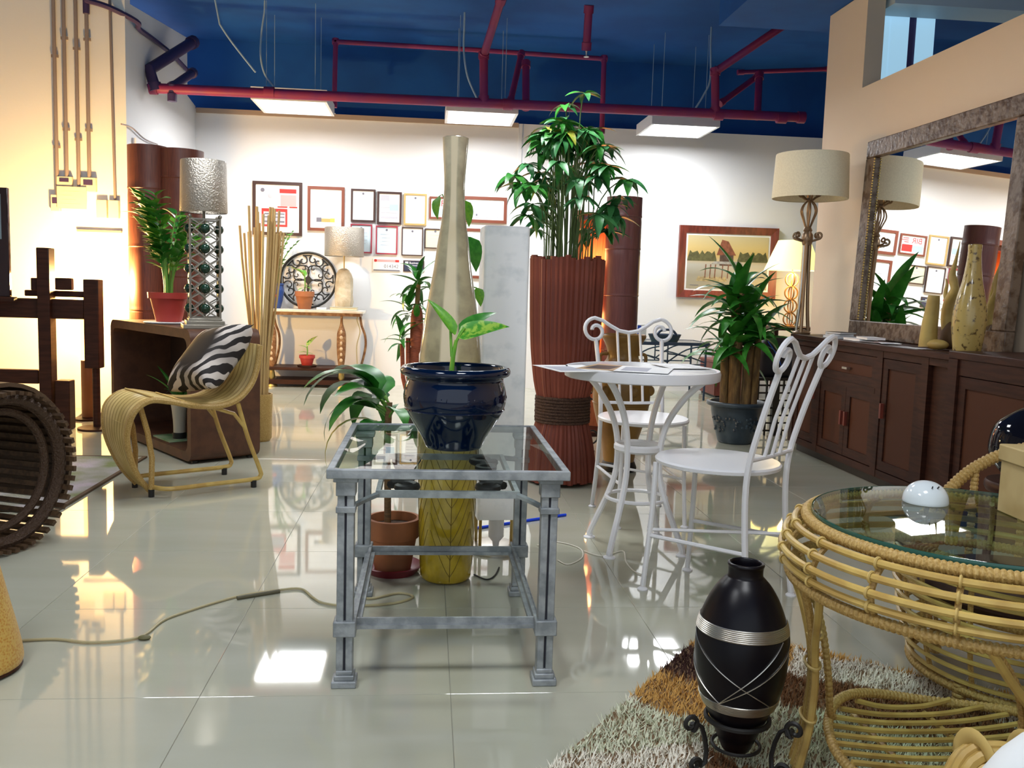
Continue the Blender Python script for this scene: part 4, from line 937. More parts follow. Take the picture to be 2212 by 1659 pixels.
# lit bamboo floor lamp at the back
t = thing('bamboo_floor_lamp', 'split giant bamboo floor lamp glowing orange inside', 'lamp', (1.22, 6.25, 0))
bamp = mat('bamboo_purple', (0.17, 0.055, 0.045), 0.4, col2=(0.10, 0.03, 0.03), scale=18, stretch=(14, 14, .5), lo=.3, hi=.7)
culm(.125, 1.655, math.radians(185), math.radians(375), (.25, .60, .98, 1.30, 1.52)).build('culm', bamp, t, (.12, 0, 0))
bo = mat('bamboo_inside', (0.50, 0.16, 0.05), 0.5, col2=(0.36, 0.10, 0.03), scale=14, stretch=(14, 14, .6))
culm(.14, 1.56, math.radians(20), math.radians(200), (.4, .8, 1.2)).build('inner_culm', bo, t, (-.055, .06, 0))
MB().bx(-.195, .25, -.13, .20, 0, .03).build('base', M['dwood'], t)
MB().prism([(-.19, .06), (.0, -.03), (.0, .20), (-.19, .16)], 1.50, 1.525).build('top_shelf', bamp, t)
for z in (.45, 1.0): MB().lathe([(.02, 0), (.024, .015), (.024, .05), (.01, .07)], 14, (-.04, .10, z)).build('bulb', mat('warm_bulb', (1, .6, .3), .4, emit=(1, .5, .18), estr=4), t)
ld = D.lights.new('bamboo_bulb', 'POINT'); ld.energy = 2.6; ld.color = (1, .42, .14); ld.shadow_soft_size = .07
for z in (.8, 1.25):
    lo = D.objects.new('bamboo_bulb', ld); COL.objects.link(lo); lo.parent = t; lo.location = (-.06, .075, z)
# ------------------------------------------------------------------ wrought glass end table
pat = mat('patina_grey', (0.22, 0.24, 0.25), 0.5, .35, col2=(0.34, 0.36, 0.37), scale=24, bump=.2, bscale=60)
slot = mat('slot_dark', (0.02, 0.02, 0.03), .7)
GX, GY = .062, 2.545; LX, LY = .252, .335; GZ = .557
t = thing('glass_end_table', 'grey patina metal end table with a clear glass top', 'table', (GX, GY, 0))
for sx in (-1, 1):
    for sy in (-1, 1):
        x, y = sx * LX, sy * LY; l_ = MB()
        for d in (-.0115, .0115): l_.bx(x + d - .009, x + d + .009, y - .018, y + .018, .03, .515)
        lg = l_.build('leg', pat, t, bevel=.002)
        MB().bx(x - .006, x + .006, y - .013, y + .013, .03, .515).build('slot', slot, lg)
        MB().box((x, y, .009), (.062, .062, .018)).box((x, y, .024), (.050, .050, .014)).box((x, y, .036), (.042, .042, .012)).build('base_block', pat, lg, bevel=.003)
        MB().box((x, y, .505), (.048, .048, .036)).box((x, y, .528), (.060, .060, .012)).build('capital', pat, lg, bevel=.002)
        MB().box((x, y, .452), (.048, .046, .016)).build('collar', pat, lg, bevel=.002); MB().box((x, y, .150), (.056, .052, .040)).build('collar', pat, lg, bevel=.003)
for (x0, x1, y0, y1) in ((-.297, .297, -.38, -.362), (-.297, .297, .362, .38), (-.297, -.279, -.362, .362), (.279, .297, -.362, .362)):
    MB().bx(x0, x1, y0, y1, .534, GZ).build('top_rail', pat, t, bevel=.002)
MB().bx(-.279, .279, -.362, .362, .545, .555).build('glass_top', M['glass'], t)
for (x0, x1, y0, y1) in ((-.225, .225, -.33, -.305), (-.225, .225, .305, .33), (-.245, -.215, -.305, .305), (.215, .245, -.305, .305)):
    MB().bx(x0, x1, y0, y1, .140, .150).build('shelf_bar', pat, t); 
    xm, ym = (x0 + x1) / 2, (y0 + y1) / 2
    MB().bx(x0, x1, ym - .004 if x1 - x0 > .1 else y0, ym + .004 if x1 - x0 > .1 else y1, .150, .166).build('shelf_lip', pat, t) if x1 - x0 > .1 else MB().bx(xm - .004, xm + .004, y0, y1, .150, .166).build('shelf_lip', pat, t)
for (x0, x1, y0, y1) in ((-.185, .185, -.265, -.253), (-.185, .185, .253, .265), (-.185, -.173, -.253, .253), (.173, .185, -.253, .253)):
    MB().bx(x0, x1, y0, y1, .462, .480).build('panel_rail', pat, t)
for sx in (-1, 1):
    for sy in (-1, 1):
        MB().tube(spline([(sx * .235, sy * .32, .455), (sx * .21, sy * .29, .462), (sx * .18, sy * .262, .470)], 5), .008, 6).build('panel_arm', pat, t)
        b = MB()
        q = [(sx * x, sy * y, .474) for x, y in spiral(.115, .19, .010, .048, -1.0, 6.2, 28)] + [(sx * .10, sy * .11, .474), (sx * .04, sy * .05, .474), (0, 0, .474)]
        b.tube(spline(q[:1] + q[2::3], 3), .011, 7); 
        q = [(sx * x, sy * y, .474) for x, y in spiral(.125, .075, .010, .042, 1.5, -5.4, 26)] + [(sx * .06, sy * .01, .474), (0, sy * .01, .474)]
        b.tube(spline(q[:1] + q[2::3], 3), .008, 7)
        b.build('scroll', M['black'], t)
MB().lathe([(.02, .466), (.024, .474), (.02, .482)], 14).build('rosette', M['black'], t)

M['leafv2'] = mat('leaf_lime_blotch', (0.30, 0.50, 0.06), 0.35, col2=(0.05, 0.28, 0.02), scale=9, lo=0.42, hi=0.56)
# blue glazed pot on the glass with a young dieffenbachia
navy = mat('glaze_navy', (0.0008, 0.006, 0.026), 0.07, coat=.35, spec=.4)
p = onz(977, 945, GZ); PX, PY = p.x, 2.50
t = thing('potted_dieffenbachia', 'young dieffenbachia in a glossy navy glazed pot on the glass table', 'plant', (PX, PY, GZ - .001))
MB().lathe(smooth_prof([(.070, 0), (.078, .004), (.090, .03), (.118, .075), (.138, .115), (.143, .145), (.138, .175), (.133, .192), (.138, .200), (.149, .206), (.153, .216), (.148, .226), (.138, .228), (.130, .222), (.126, .20), (.12, .17)], 3), 64).build('pot', navy, t)
MB().ring((0, 0, .110), .1365, .003, 48, 'z', 6).build('relief_band', navy, t)
for k in range(10):
    a = k * PI / 5; b = MB()
    b.tube([((.1425 - .010 * abs(z - .145) / .03) * math.cos(a + x / .14), (.1425 - .010 * abs(z - .145) / .03) * math.sin(a + x / .14), z) for x, z in spiral(0, .148, .004, .022, 0, 7.5, 20)], .0022, 5)
    b.build('relief_scroll', navy, t)
MB().lathe([(.130, .203), (0, .206)], 32).build('soil', mat('soil_tan', (0.30, 0.17, 0.07), .9, col2=(0.20, 0.11, 0.05), scale=50), t)
q0 = Vector((-.012, 0, .204)); q1 = Vector((.0, 0, .30))
MB().tube([q0, q0 + Vector((.004, 0, .05)), q1], .0065, 8, radii=[.0075, .0065, .005]).build('stem', M['leafl'], t)
MB().tube([q0 + Vector((0, 0, .05)), q0 + Vector((-.004, .01, .12)), Vector((-.006, .005, .335))], .004, 6).build('stem', M['leafl'], t)
MB().tube([Vector((-.003, 0, .29)), Vector((.012, 0, .32)), Vector((.022, 0, .335))], .004, 6).build('petiole', M['leafl'], t)
dfl = [leaf_mesh('broad_leaf', M['leafv2'], .42, .30, 8, .35), leaf_mesh('narrow_leaf', M['leafl'], .30, .12, 8, .8), leaf_mesh('broad_leaf', M['leafm'], .40, .30, 8, .3)]
put_leaf(dfl[1], t, (-.004, .0, .315), math.radians(84), .95, .125, -.9); put_leaf(dfl[0], t, (.004, 0, .308), math.radians(-100), .42, .150, .85)
put_leaf(dfl[2], t, (.010, .02, .318), math.radians(-72), .72, .135, .5)

# terracotta pot plant on the floor behind the table
t = thing('potted_leafy_plant', 'broad leaved green plant in a terracotta pot behind the glass table', 'plant', (-.105, 3.12, 0))
MB().lathe([(.085, 0), (.105, .028), (.10, .03), (.075, .010)], 32).build('saucer', mat('saucer_maroon', (0.16, 0.012, 0.02), .4), t)
MB().lathe([(.062, .012), (.064, .016), (.082, .125), (.090, .128), (.094, .195), (.082, .196), (.078, .16)], 36).build('pot', M['terra'], t); MB().lathe([(.08, .165), (0, .168)], 20).build('soil', M['soil'], t)
MB().tube(spline([(-.02, 0, .16), (-.022, 0, .30), (-.026, 0, .42), (-.024, 0, .52), (-.022, 0, .60)], 4), .012, 8, radii=None).build('trunk', mat('trunk_brown', (0.20, 0.11, 0.045), .7, col2=(0.12, .07, .03), scale=30, stretch=(1, 1, 6)), t)
bl = [leaf_mesh('broad_leaf', M['leafd'], .44, .85, 9, .25), leaf_mesh('broad_leaf', M['leafm'], .46, .65, 9, .25), leaf_mesh('broad_leaf', M['leafd'], .44, 1.1, 9, .25), leaf_mesh('narrow_leaf', M['leafy'], .16, 1.1, 9, .25)]
for (az, el, L, z, k) in ((1.45, .85, .33, .60, 2), (2.2, .45, .24, .56, 0), (2.6, .25, .20, .50, 2), (-2.75, .4, .17, .54, 1), (.9, 1.0, .27, .60, 0), (.35, .7, .22, .59, 1), (1.75, .25, .30, .50, 3), (.1, .3, .2, .53, 0), (1.2, .3, .22, .54, 1), (1.9, .9, .30, .60, 0), (1.6, .45, .27, .55, 2), (.6, .5, .26, .56, 2), (2.45, .75, .22, .58, 1), (1.15, .75, .30, .58, 2)):
    q = Vector((-.023, 0, z)); d = Vector((-math.sin(az), math.cos(az), 0)); e = q + d * .045 + Vector((0, 0, .035))
    MB().tube([q, q + d * .02 + Vector((0, 0, .022)), e], .004, 6).build('petiole', M['stem'] if k != 3 else M['leafy'], t); put_leaf(bl[k], t, e, az, el, L, random.uniform(-.15, .15))

# ------------------------------------------------------------------ white bistro table, chairs, papers
W = M['white']
BX, BY = .835, 3.44
t = thing('bistro_table', 'round white iron bistro table with four bowed legs', 'table', (BX, BY, 0))
MB().lathe([(.0, .672), (.292, .672), (.300, .676), (.302, .70), (.298, .712), (.290, .712), (.287, .708), (.0, .708)], 56, cap=False).build('table_top', W, t)
MB().lathe([(.0, .7085), (.284, .7085), (.284, .7105), (0, .7105)], 48, cap=False).build('marble_inset', mat('inset_grey', (0.55, .56, .57), .25, col2=(.42, .43, .45), scale=14), t)
for k in range(4):
    a = math.radians(50 + 90 * k); c, s = math.cos(a), math.sin(a)
    pts = spline([(r_ * c, r_ * s, z) for r_, z in ((.255, .675), (.19, .615), (.125, .52), (.095, .42), (.095, .30), (.125, .20), (.17, .10), (.195, .045), (.205, .018), (.20, .006))], 4)
    lg = MB().tube(pts, .0125, 8).build('leg', W, t); MB().lathe([(.024, 0), (.024, .004), (.01, .01)], 14, (.205 * c, .205 * s, 0)).build('foot_pad', W, lg)
MB().ring((0, 0, .40), .088, .010, 28, 'z', 6, flat=1.6).build('ring_brace', W, t); MB().ring((0, 0, .20), .118, .008, 28, 'z', 6).build('ring_brace', W, t)
def chair(label, loc, rz):
    t = thing('bistro_chair', label, 'chair', loc, rz)
    MB().lathe([(0, .438), (.188, .438), (.198, .442), (.200, .452), (.194, .458), (.0, .460)], 44, cap=False, sy=1.05).build('seat', W, t)
    hb = .165
    for s in (-1, 1):
        fr_ = spline([(s * .135, .155, .44), (s * .140, .16, .25), (s * .150, .175, .012)], 5); l_ = MB().tube(fr_, .0095, 8).build('front_leg', W, t)
        MB().lathe([(.018, 0), (.018, .004), (.008, .012)], 12, (s * .150, .175, 0)).build('foot_pad', W, l_)
        bk = spline([(s * .160, -.215, .012), (s * .150, -.185, .25), (s * .147, -.180, .45), (s * .150, -.218, .62), (s * .160, -.271, .786)], 5); l_ = MB().tube(bk, .0105, 8).build('back_post', W, t)
        MB().lathe([(.018, 0), (.018, .004), (.008, .012)], 12, (s * .160, -.215, 0)).build('foot_pad', W, l_)
        MB().tube([(s * .143, .166, .19), (s * .152, -.19, .20)], .007, 7).build('stretcher', W, t)
    MB().tube([(-.147, .17, .21), (.15, -.19, .21)], .006, 7).build('stretcher', W, t)
    # top rail ending in two scrolls; the back leans with y = -.18 - .10*(z-.45)/.17
    def bp(x, z): 
        yb_ = -.18 - .038 * max(0, (z - .45) / .17) - .016 * max(0, (z - .62) / .17); return Vector((x, yb_, z))
    for s in (-1, 1):
        sp_ = [bp(s * x, z) for x, z in spiral(.160, .822, .016, .058, 0.2, 7.85, 30)]
        mid = [bp(s * x, z) for x, z in ((.122, .868), (.086, .845), (.045, .823), (0.0, .815))]
        MB().tube(sp_ + mid, .0092, 8).build('scroll_rail', W, t)
    MB().tube([bp(-.148, .497), bp(0, .494), bp(.148, .497)], .007, 8).build('lower_rail', W, t)
    for x in (-.055, 0, .055): MB().tube([bp(x, .494), bp(x, .62), bp(x, .816 + .2 * abs(x))], .0065, 8).build('spindle', W, t)
    return t
chair('white iron bistro chair with scrolled back on the far side beside the ochre jar', (.960, 3.89, 0), math.radians(184))
chair('white iron bistro chair with scrolled back beside the black wired vase', (.975, 2.90, 0), math.radians(44))
random.seed(8)
pz = .7108
for k, (u, v, rz, w_, h_, m, lab) in enumerate(((1235, 796, .25, .21, .28, 'paper', 'white paper sheet overhanging the bistro table edge'), (1320, 795, -.5, .20, .26, 'tanp', 'tan printed leaflet in the middle of the bistro table'), (1392, 800, -.35, .20, .26, 'paper', 'white leaflet lying on the bistro table beside the tan one'), (1470, 793, .15, .17, .22, 'greyp', 'grey printed sheet at the clear end of the bistro table'))):
    q = onz(u, v, pz); t = thing('paper_sheet', lab, 'paper', (q.x, q.y, pz + .001 * k), rz)
    MB().bx(-w_ / 2, w_ / 2, -h_ / 2, h_ / 2, 0, .0012).build('sheet', {'paper': M['paper'], 'tanp': mat('paper_tan', (.45, .28, .13), .5), 'greyp': mat('paper_grey', (.5, .5, .5), .4)}[m], t)
    MB().bx(-w_ * .4, w_ * .1, -h_ * .35, h_ * .3, .0012, .0014).build('print', {'paper': pgrey, 'tanp': M['dwood'], 'greyp': M['paper']}[m], t)

# ------------------------------------------------------------------ far coffee table, chest and lamp on the right
dkb = mat('iron_blue', (0.03, 0.05, 0.09), .5)
t = thing('coffee_table', 'low dark iron coffee table with glass top by the back wall', 'table', (2.30, 8.60, 0))
MB().bx(-.42, .36, -.26, .26, .535, .547).build('glass_top', M['glassg'], t)
for (x0, x1, y0, y1) in ((-.42, .36, -.27, -.26), (-.42, .36, .26, .27), (-.43, -.42, -.27, .27), (.36, .37, -.27, .27)): MB().bx(x0, x1, y0, y1, .52, .55).build('top_rail', dkb, t)
for x in (-.40, .34):
    for y in (-.24, .24): MB().tube([(x, y, 0), (x, y, .53)], .010, 8).build('leg', dkb, t)
for y in (-.24, .24):
    b = MB()
    for x0 in (-.40, -.03): b.tube(spline([(x0, y, .36), (x0 + .18, y, .48), (x0 + .37, y, .52)], 5), .007, 6); b.tube(spline([(x0, y, .44), (x0 + .18, y, .42), (x0 + .37, y, .36)], 5), .007, 6); b.tube([(x0, y, .34), (x0, y, .53)], .007, 6)
    b.tube([(-.40, y, .34), (.34, y, .34)], .006, 6); b.build('lattice_side', dkb, t)
t = thing('black_tray', 'small black handled tray basket on the far coffee table', 'tray', (2.27, 8.50, .5475))
MB().lathe([(.10, 0), (.105, .004), (.13, .07), (.125, .072), (.10, .01), (0, .008)], 28, sx=1.25, sy=.8).build('tray', dkb, t)
MB().tube(spline([(-.10, -.08, .06), (-.06, -.08, .105), (0, -.08, .118), (.06, -.08, .105), (.10, -.08, .06)], 5), .012, 6).build('handle', dkb, t)
t = thing('leaflet_holder', 'blue and white leaflet box on the far coffee table', 'box', (2.02, 8.46, .5475), .3); MB().bx(-.05, .05, -.03, .03, 0, .16).build('card_box', M['paper'], t); MB().bx(-.05, -.01, -.032, -.03, .02, .15).build('print', mat('ink_blue', (.02, .08, .5), .5), t)
t = thing('wooden_chest', 'low red wood chest by the back wall behind the potted dracaena', 'chest', (3.08, 8.86, 0))
MB().bx(-.26, .15, -.26, .24, .02, .34).build('body', M['rwood'], t, bevel=.006); MB().bx(-.27, .16, -.27, .25, .34, .365).build('lid', M['rwood'], t, bevel=.004); MB().bx(-.24, .13, -.24, .22, 0, .02).build('plinth', M['black'], t)
t = thing('cloth_roll', 'roll of pink and brown cloth on the wooden chest', 'roll', (2.98, 8.72, .366), .25)
MB().tube([(-.15, 0, .062), (.0, 0, .062), (.02, 0, .062)], .062, 18).build('roll', mat('cloth_mauve', (.42, .24, .22), .8), t); MB().tube([(.02, 0, .06), (.12, 0, .06)], .058, 18).build('inner_roll', mat('cloth_rust', (.32, .09, .03), .8), t)
t = thing('white_carton', 'white carton standing on the wooden chest behind the roll', 'box', (3.11, 8.95, .366)); MB().bx(-.11, .11, -.12, .12, 0, .17).build('carton', M['paper'], t); MB().bx(-.115, .115, -.125, .125, .15, .19).build('lid', M['paper'], t)
t = thing('side_table', 'small dark side table under the yellow shaded lamp', 'table', (3.52, 8.55, 0))
MB().bx(-.25, .25, -.25, .25, .69, .72).build('table_top', M['dwood'], t, bevel=.004)
for x in (-.22, .22):
    for y in (-.22, .22): MB().bx(x - .02, x + .02, y - .02, y + .02, 0, .69).build('leg', M['dwood'], t)
t = thing('ring_table_lamp', 'table lamp of stacked rattan rings with glowing yellow shade', 'lamp', (3.52, 8.55, .7205))
rg = mat('ring_cane', (.36, .15, .03), .5)
for k in range(4): MB().ring((0, 0, .072 + k * .128), .064, .007, 26, 'y', 6).ring((0, 0, .072 + k * .128), .064, .007, 26, 'x', 6).build('ring', rg, t)
MB().lathe([(.08, 0), (.08, .008), (.02, .012)], 24).build('base', rg, t); MB().tube([(0, 0, .01), (0, 0, .62)], .006, 6).build('rod', rg, t)
MB().lathe([(.27, .545), (.15, .83)], 36, cap=False).build('shade', mat('shade_yellow', (.85, .80, .35), .6, emit=(1.0, .86, .28), estr=0.75), t)
ld = D.lights.new('ring_bulb', 'POINT'); ld.energy = 10; ld.color = (1, .70, .30); ld.shadow_soft_size = .05
lo = D.objects.new('ring_bulb', ld); COL.objects.link(lo); lo.parent = t; lo.location = (0, -.02, .50)

# ------------------------------------------------------------------ potted dracaena on the right
t = thing('potted_dracaena', 'corn plant with thick canes in a dark embossed pot', 'plant', (2.12, 5.97, 0))
pot = mat('pot_slate', (0.03, 0.045, 0.06), .35, col2=(0.05, .07, .085), scale=10)
MB().lathe(smooth_prof([(.105, 0), (.115, .008), (.125, .04), (.15, .13), (.168, .21), (.175, .252), (.198, .258), (.205, .272), (.20, .286), (.178, .284), (.165, .24)], 3), 48).build('pot', pot, t)
MB().lathe([(.17, .245), (0, .248)], 28).build('soil', M['soil'], t)
random.seed(41); b = MB()
for k in range(60):
    a = -PI / 2 + random.uniform(-1.6, 1.6); z = random.uniform(.08, .19); r_ = .128 + (z - .04) * .26; b.ell((r_ * math.cos(a), r_ * math.sin(a), z), (.010, .010, .010), 6, 4)
tag(b.build('embossed_grapes', pot, t), kind='stuff')
for (x, y, hh_, r_, n_, L, sd) in ((-.10, -.03, .60, .030, 13, .34, 1), (-.045, -.07, .70, .042, 14, .38, 2), (.045, -.055, .68, .030, 12, .34, 3), (.095, -.06, .74, .024, 14, .36, 4), (-.02, .05, .90, .034, 18, .42, 5), (.07, .06, .84, .026, 14, .40, 6)):
    MB().tube([(x, y, .24), (x * 1.05, y, hh_ * .6), (x * 1.1, y, hh_)], r_, 10).build('cane', bark, t); rosette(t, (x * 1.1, y, hh_), n_, L, sd * 3, .05, 1.2)
rosette(t, (.0, .03, 1.02), 12, .40, 77, .2, 1.3)
MB().tube([(-.02, .05, .86), (0, .03, 1.03)], .026, 8).build('cane', bark, t)

# black grid rack with dark bag behind it
t = thing('grid_rack', 'black metal grid rack standing between dracaena pot and sideboard', 'rack', (2.52, 6.30, 0), math.radians(8))
b = MB()
for k in range(5): b.bx(-.14 + .068 * k, -.128 + .068 * k, 0, .012, .0, .40)
for k in range(7): b.bx(-.14, .144, .001, .011, .03 + .055 * k, .042 + .055 * k)
b.build('grid_panel', M['black'], t); MB().bx(-.02, .03, -.01, .02, 0, .42).build('upright', M['black'], t); MB().bx(-.14, .144, 0, .20, .40, .42).build('shelf', M['black'], t)
for x in (-.135, .135): MB().bx(x - .006, x + .006, .19, .20, 0, .40).build('leg', M['black'], t)
t = thing('dark_bag', 'dark navy bag with a thin blue edge on the grid rack', 'bag', (2.56, 6.42, .4205), .1)
MB().lathe(smooth_prof([(.12, 0), (.14, .03), (.14, .18), (.11, .27), (.05, .30)], 4), 20, sy=.55).build('bag_body', mat('bag_navy', (.008, .010, .018), .5), t); MB().tube(spline([(-.10, -.055, .26), (-.04, -.075, .17), (0, -.08, .09)], 6), .004, 6).build('blue_edge', mat('trim_blue', (.02, .10, .6), .4), t)

# ------------------------------------------------------------------ sideboards along the right wall
reeded = mat('reeded_panel', (0.072, 0.024, 0.011), .5, col2=(0.045, 0.015, 0.007), spec=.2, scale=60, stretch=(0, 1, 0), kind='wave', detail=0)
SF = 2.405
t = thing('sideboard', 'long dark wood sideboard with reeded doors beneath the leaning mirror', 'sideboard', (SF, 4.82, 0)); y0, y1 = -.92, .93
MB().bx(.02, .355, y0, y1, .06, .735).build('body', M['dwood'], t)
MB().bx(-.02, .365, y0 - .01, y1 + .01, .735, .767).build('top', M['dwood'], t, bevel=.004)
MB().bx(.05, .345, y0 + .03, y1 - .03, 0, .06).build('plinth', M['black'], t)
for y in (-.92, -.70, -.26, .48, .865): MB().bx(-.005, .02, y, y + .06, .06, .735).build('stile', M['dwood'], t)
MB().bx(-.003, .02, y0, y1, .70, .735).build('rail', M['dwood'], t); MB().bx(-.003, .02, y0, y1, .06, .10).build('rail', M['dwood'], t)
def door(ya, yb, za, zb, nm, hy, hz, horiz=False):
    d = MB(); w_ = .05
    d.bx(0, .018, ya, yb, za, za + w_).bx(0, .018, ya, yb, zb - w_, zb).bx(0, .018, ya, ya + w_, za + w_, zb - w_).bx(0, .018, yb - w_, yb, za + w_, zb - w_)
    o_ = d.build(nm, M['dwood'], t); MB().bx(.008, .016, ya + w_, yb - w_, za + w_, zb - w_).build('panel', reeded, o_)
    if horiz: MB().bx(-.022, 0, hy - .03, hy + .03, hz - .006, hz + .006).build('handle', M['silver'], o_)
    else: MB().bx(-.018, 0, hy - .008, hy + .008, hz - .04, hz + .04).build('handle', M['rwood'], o_)
door(.545, .86, .105, .695, 'door', .57, .42); door(-.195, .475, .53, .695, 'drawer', .14, .61, True)
door(-.195, .138, .105, .50, 'door', .115, .32); door(.142, .475, .105, .50, 'door', .165, .32); door(-.635, -.265, .105, .695, 'door', -.29, .42)
MB().bx(-.004, .02, -.195, .475, .50, .53).build('rail', M['dwood'], t)
t = thing('sideboard', 'dark wood sideboard with wide reeded panel beside the storage box', 'sideboard', (2.36, 3.285, 0))
MB().bx(.02, .40, -.55, .585, .05, .75).build('body', M['dwood'], t); MB().bx(-.01, .41, -.57, .592, .75, .785).build('top', M['dwood'], t, bevel=.004); MB().bx(.05, .38, -.52, .56, 0, .05).build('plinth', M['black'], t)
for y in (-.55, .515): MB().bx(-.012, .02, y, y + .07, .05, .75).build('stile', M['dwood'], t)
MB().bx(-.003, .02, -.48, .515, .68, .75).build('rail', M['dwood'], t); MB().bx(-.003, .02, -.48, .515, .05, .13).build('rail', M['dwood'], t); door(-.48, .01, .135, .675, 'door', -.02, .42); door(.015, .51, .135, .675, 'door', .04, .42)

# mirror
mf = mat('mirror_frame', (0.085, 0.045, 0.022), .4, col2=(0.19, 0.135, 0.095), scale=22, lo=.42, hi=.56, bump=.5, bscale=40)
t = thing('wall_mirror', 'large mirror in a mottled brown frame leaning on the partition wall', 'mirror', (2.665, 4.705, .769)); t.rotation_euler = Euler((0, math.radians(2.2), .018), 'XYZ')
MW, MH, FW = .755, 1.20, .105
for (ya, yb, za, zb) in ((-MW, MW, 0, FW), (-MW, MW, MH - FW, MH), (-MW, -MW + FW, FW, MH - FW), (MW - FW, MW, FW, MH - FW)): MB().bx(-.022, .03, ya, yb, za, zb).build('frame_side', mf, t, bevel=.006)
MB().bx(0, .006, -MW + FW, MW - FW, FW, MH - FW).build('glass', mat('mirror_silver', (.92, .93, .92), .01, 1.0), t); MB().bx(.007, .028, -MW + FW, MW - FW, FW, MH - FW).build('backing', M['dwood'], t)
bd_ = MB()
for k in range(60): z = FW + .01 + k * (MH - 2 * FW - .02) / 59; bd_.ell((-.02, MW - FW - .004, z), (.006, .006, .007), 6, 4)
tag(bd_.build('gilt_beading', M['brass'], t), kind='stuff')

# tall scroll lamp on the sideboard
bz = mat('bronze', (0.26, 0.17, 0.10), .35, .6)
t = thing('scroll_table_lamp', 'tall bronze scrollwork lamp with cream drum shade on the sideboard', 'lamp', (2.44, 5.72, .768))
MB().lathe([(.055, 0), (.058, .01), (.04, .02), (.02, .03)], 20).build('base', bz, t)
for k, a in enumerate((2.1, 4.2, 6.28)): MB().tube(spline([(.045 * math.cos(a), .045 * math.sin(a), .01), (.030 * math.cos(a), .030 * math.sin(a), .18), (.022 * math.cos(a), .022 * math.sin(a), .40), (.020 * math.cos(a), .020 * math.sin(a), .60)], 4), .012, 8).build('rod', bz if k else M['silver'], t)
MB().lathe([(.028, .575), (.036, .60), (.036, .64), (.024, .66), (.03, .67), (.02, .69)], 18).build('knop', bz, t)
for k in range(6):
    a = k * PI / 3 + .3; c, s = math.cos(a), math.sin(a)
    MB().tube([(c * (.055 + x), s * (.055 + x), .625 + z) for x, z in spiral(.018, 0.012, .006, .024, 5.5, -1.6, 16)] + [(c * .03, s * .03, .60)], .0045, 6, flat=1.6).build('leaf_scroll', bz, t)
    MB().tube(spline([(c * .016, s * .016, .69), (c * .035, s * .035, .74), (c * .052, s * .052, .79), (c * .040, s * .040, .83), (c * .016, s * .016, .855)], 4), .0055, 6).build('cage_bar', bz, t)
    MB().tube([(c * (.042 + x), s * (.042 + x), .905 + z) for x, z in spiral(.014, 0.0, .005, .020, 5.0, -1.8, 16)] + [(c * .016, s * .016, .86)], .004, 6, flat=1.6).build('leaf_scroll', bz, t)
MB().tube([(0, 0, .03), (0, 0, 1.0)], .009, 8).build('stem', bz, t); MB().lathe([(.018, .85), (.026, .862), (.018, .875), (.022, .90), (.03, .92), (.012, .94)], 16).build('collar', bz, t)
MB().lathe([(.236, .87), (.238, .875), (.226, 1.145), (.224, 1.15), (.221, 1.145), (.233, .875)], 56, cap=False).build('shade', mat('linen_cream', (.90, .82, .60), .8, col2=(.84, .76, .55), scale=120), t)
MB().bar((-.225, 0, 1.0), (.225, 0, 1.0), .006, .004).bar((0, -.225, 1.0), (0, .225, 1.0), .006, .004).build('spider', bz, t)

# books, leaflets and sculptures on the sideboard top
for k, (u, rz, w_, d_, h_, z, lab) in enumerate(((1812, .1, .12, .16, .014, 0, 'lowest white book of the pile between lamp and mirror'), (1812, -.08, .115, .15, .012, .0145, 'middle white book of the pile between lamp and mirror'), (1815, .2, .11, .14, .010, .027, 'dark topped book on the pile between lamp and mirror'), (1858, .05, .11, .18, .014, 0, 'lower white book in front of the mirror corner'), (1880, -.12, .10, .17, .012, .0145, 'upper white book in front of the mirror corner'))):
    q = atx(u, 716, 2.47); t = thing('book', lab, 'book', (2.475, q.y, .768 + z), rz)
    MB().bx(-w_ / 2, w_ / 2, -d_ / 2, d_ / 2, .0015, h_ - .0015).build('pages', M['paper'], t); MB().bx(-w_ / 2 - .002, w_ / 2, -d_ / 2 - .002, d_ / 2 + .002, 0, .0015).bx(-w_ / 2 - .002, w_ / 2, -d_ / 2 - .002, d_ / 2 + .002, h_ - .0015, h_).build('cover', M['black'] if k == 2 else M['white'], t)
random.seed(13)
for k in range(5):
    t = thing('leaflet', ['crumpled white leaflet fanned on the sideboard top, first beside the books', 'folded leaflet with grey print fanned on the sideboard top', 'glossy leaflet overlapping the fan on the sideboard top', 'narrow leaflet near the end of the sideboard fan', 'creased leaflet beside the curved wooden carving'][k], 'leaflet', (2.475 + .01 * (k % 2), 4.98 - .085 * k, .768 + .0012 * k), random.uniform(-.6, .6))
    MB().bx(-.05, .05, -.08, .08, 0, .001).build('sheet', M['paper'], t); MB().bx(-.035, .02, -.05, .05, .001, .0012).build('print', [pgrey, ink, pgrey, inkp, pgrey][k], t)
bone = mat('bleached_wood', (.46, .34, .10), .55, col2=(.36, .25, .07), scale=10)
t = thing('wood_carving', 'curved pale wooden boot shaped carving on the sideboard', 'carving', (2.475, 4.235, .768), math.radians(-70))
b = MB(); path = [(-.02, 0, .012), (-.022, 0, .06), (-.020, 0, .12), (-.014, 0, .18), (-.01, 0, .24), (-.008, 0, .265)]
b.tube(spline(path, 4), .03, 14, radii=[.046 - .0010 * i for i in range(21)]); b.ell((.03, 0, .026), (.062, .042, .026), 16, 10); b.build('body', bone, t)
t = thing('driftwood_sculpture', 'antler like driftwood sculpture with pointed tip before the mirror', 'sculpture', (2.570, 4.245, .768), math.radians(-80))
b = MB(); dk = mat('driftwood_dark', (.16, .09, .04), .7, col2=(.10, .055, .025), scale=12)
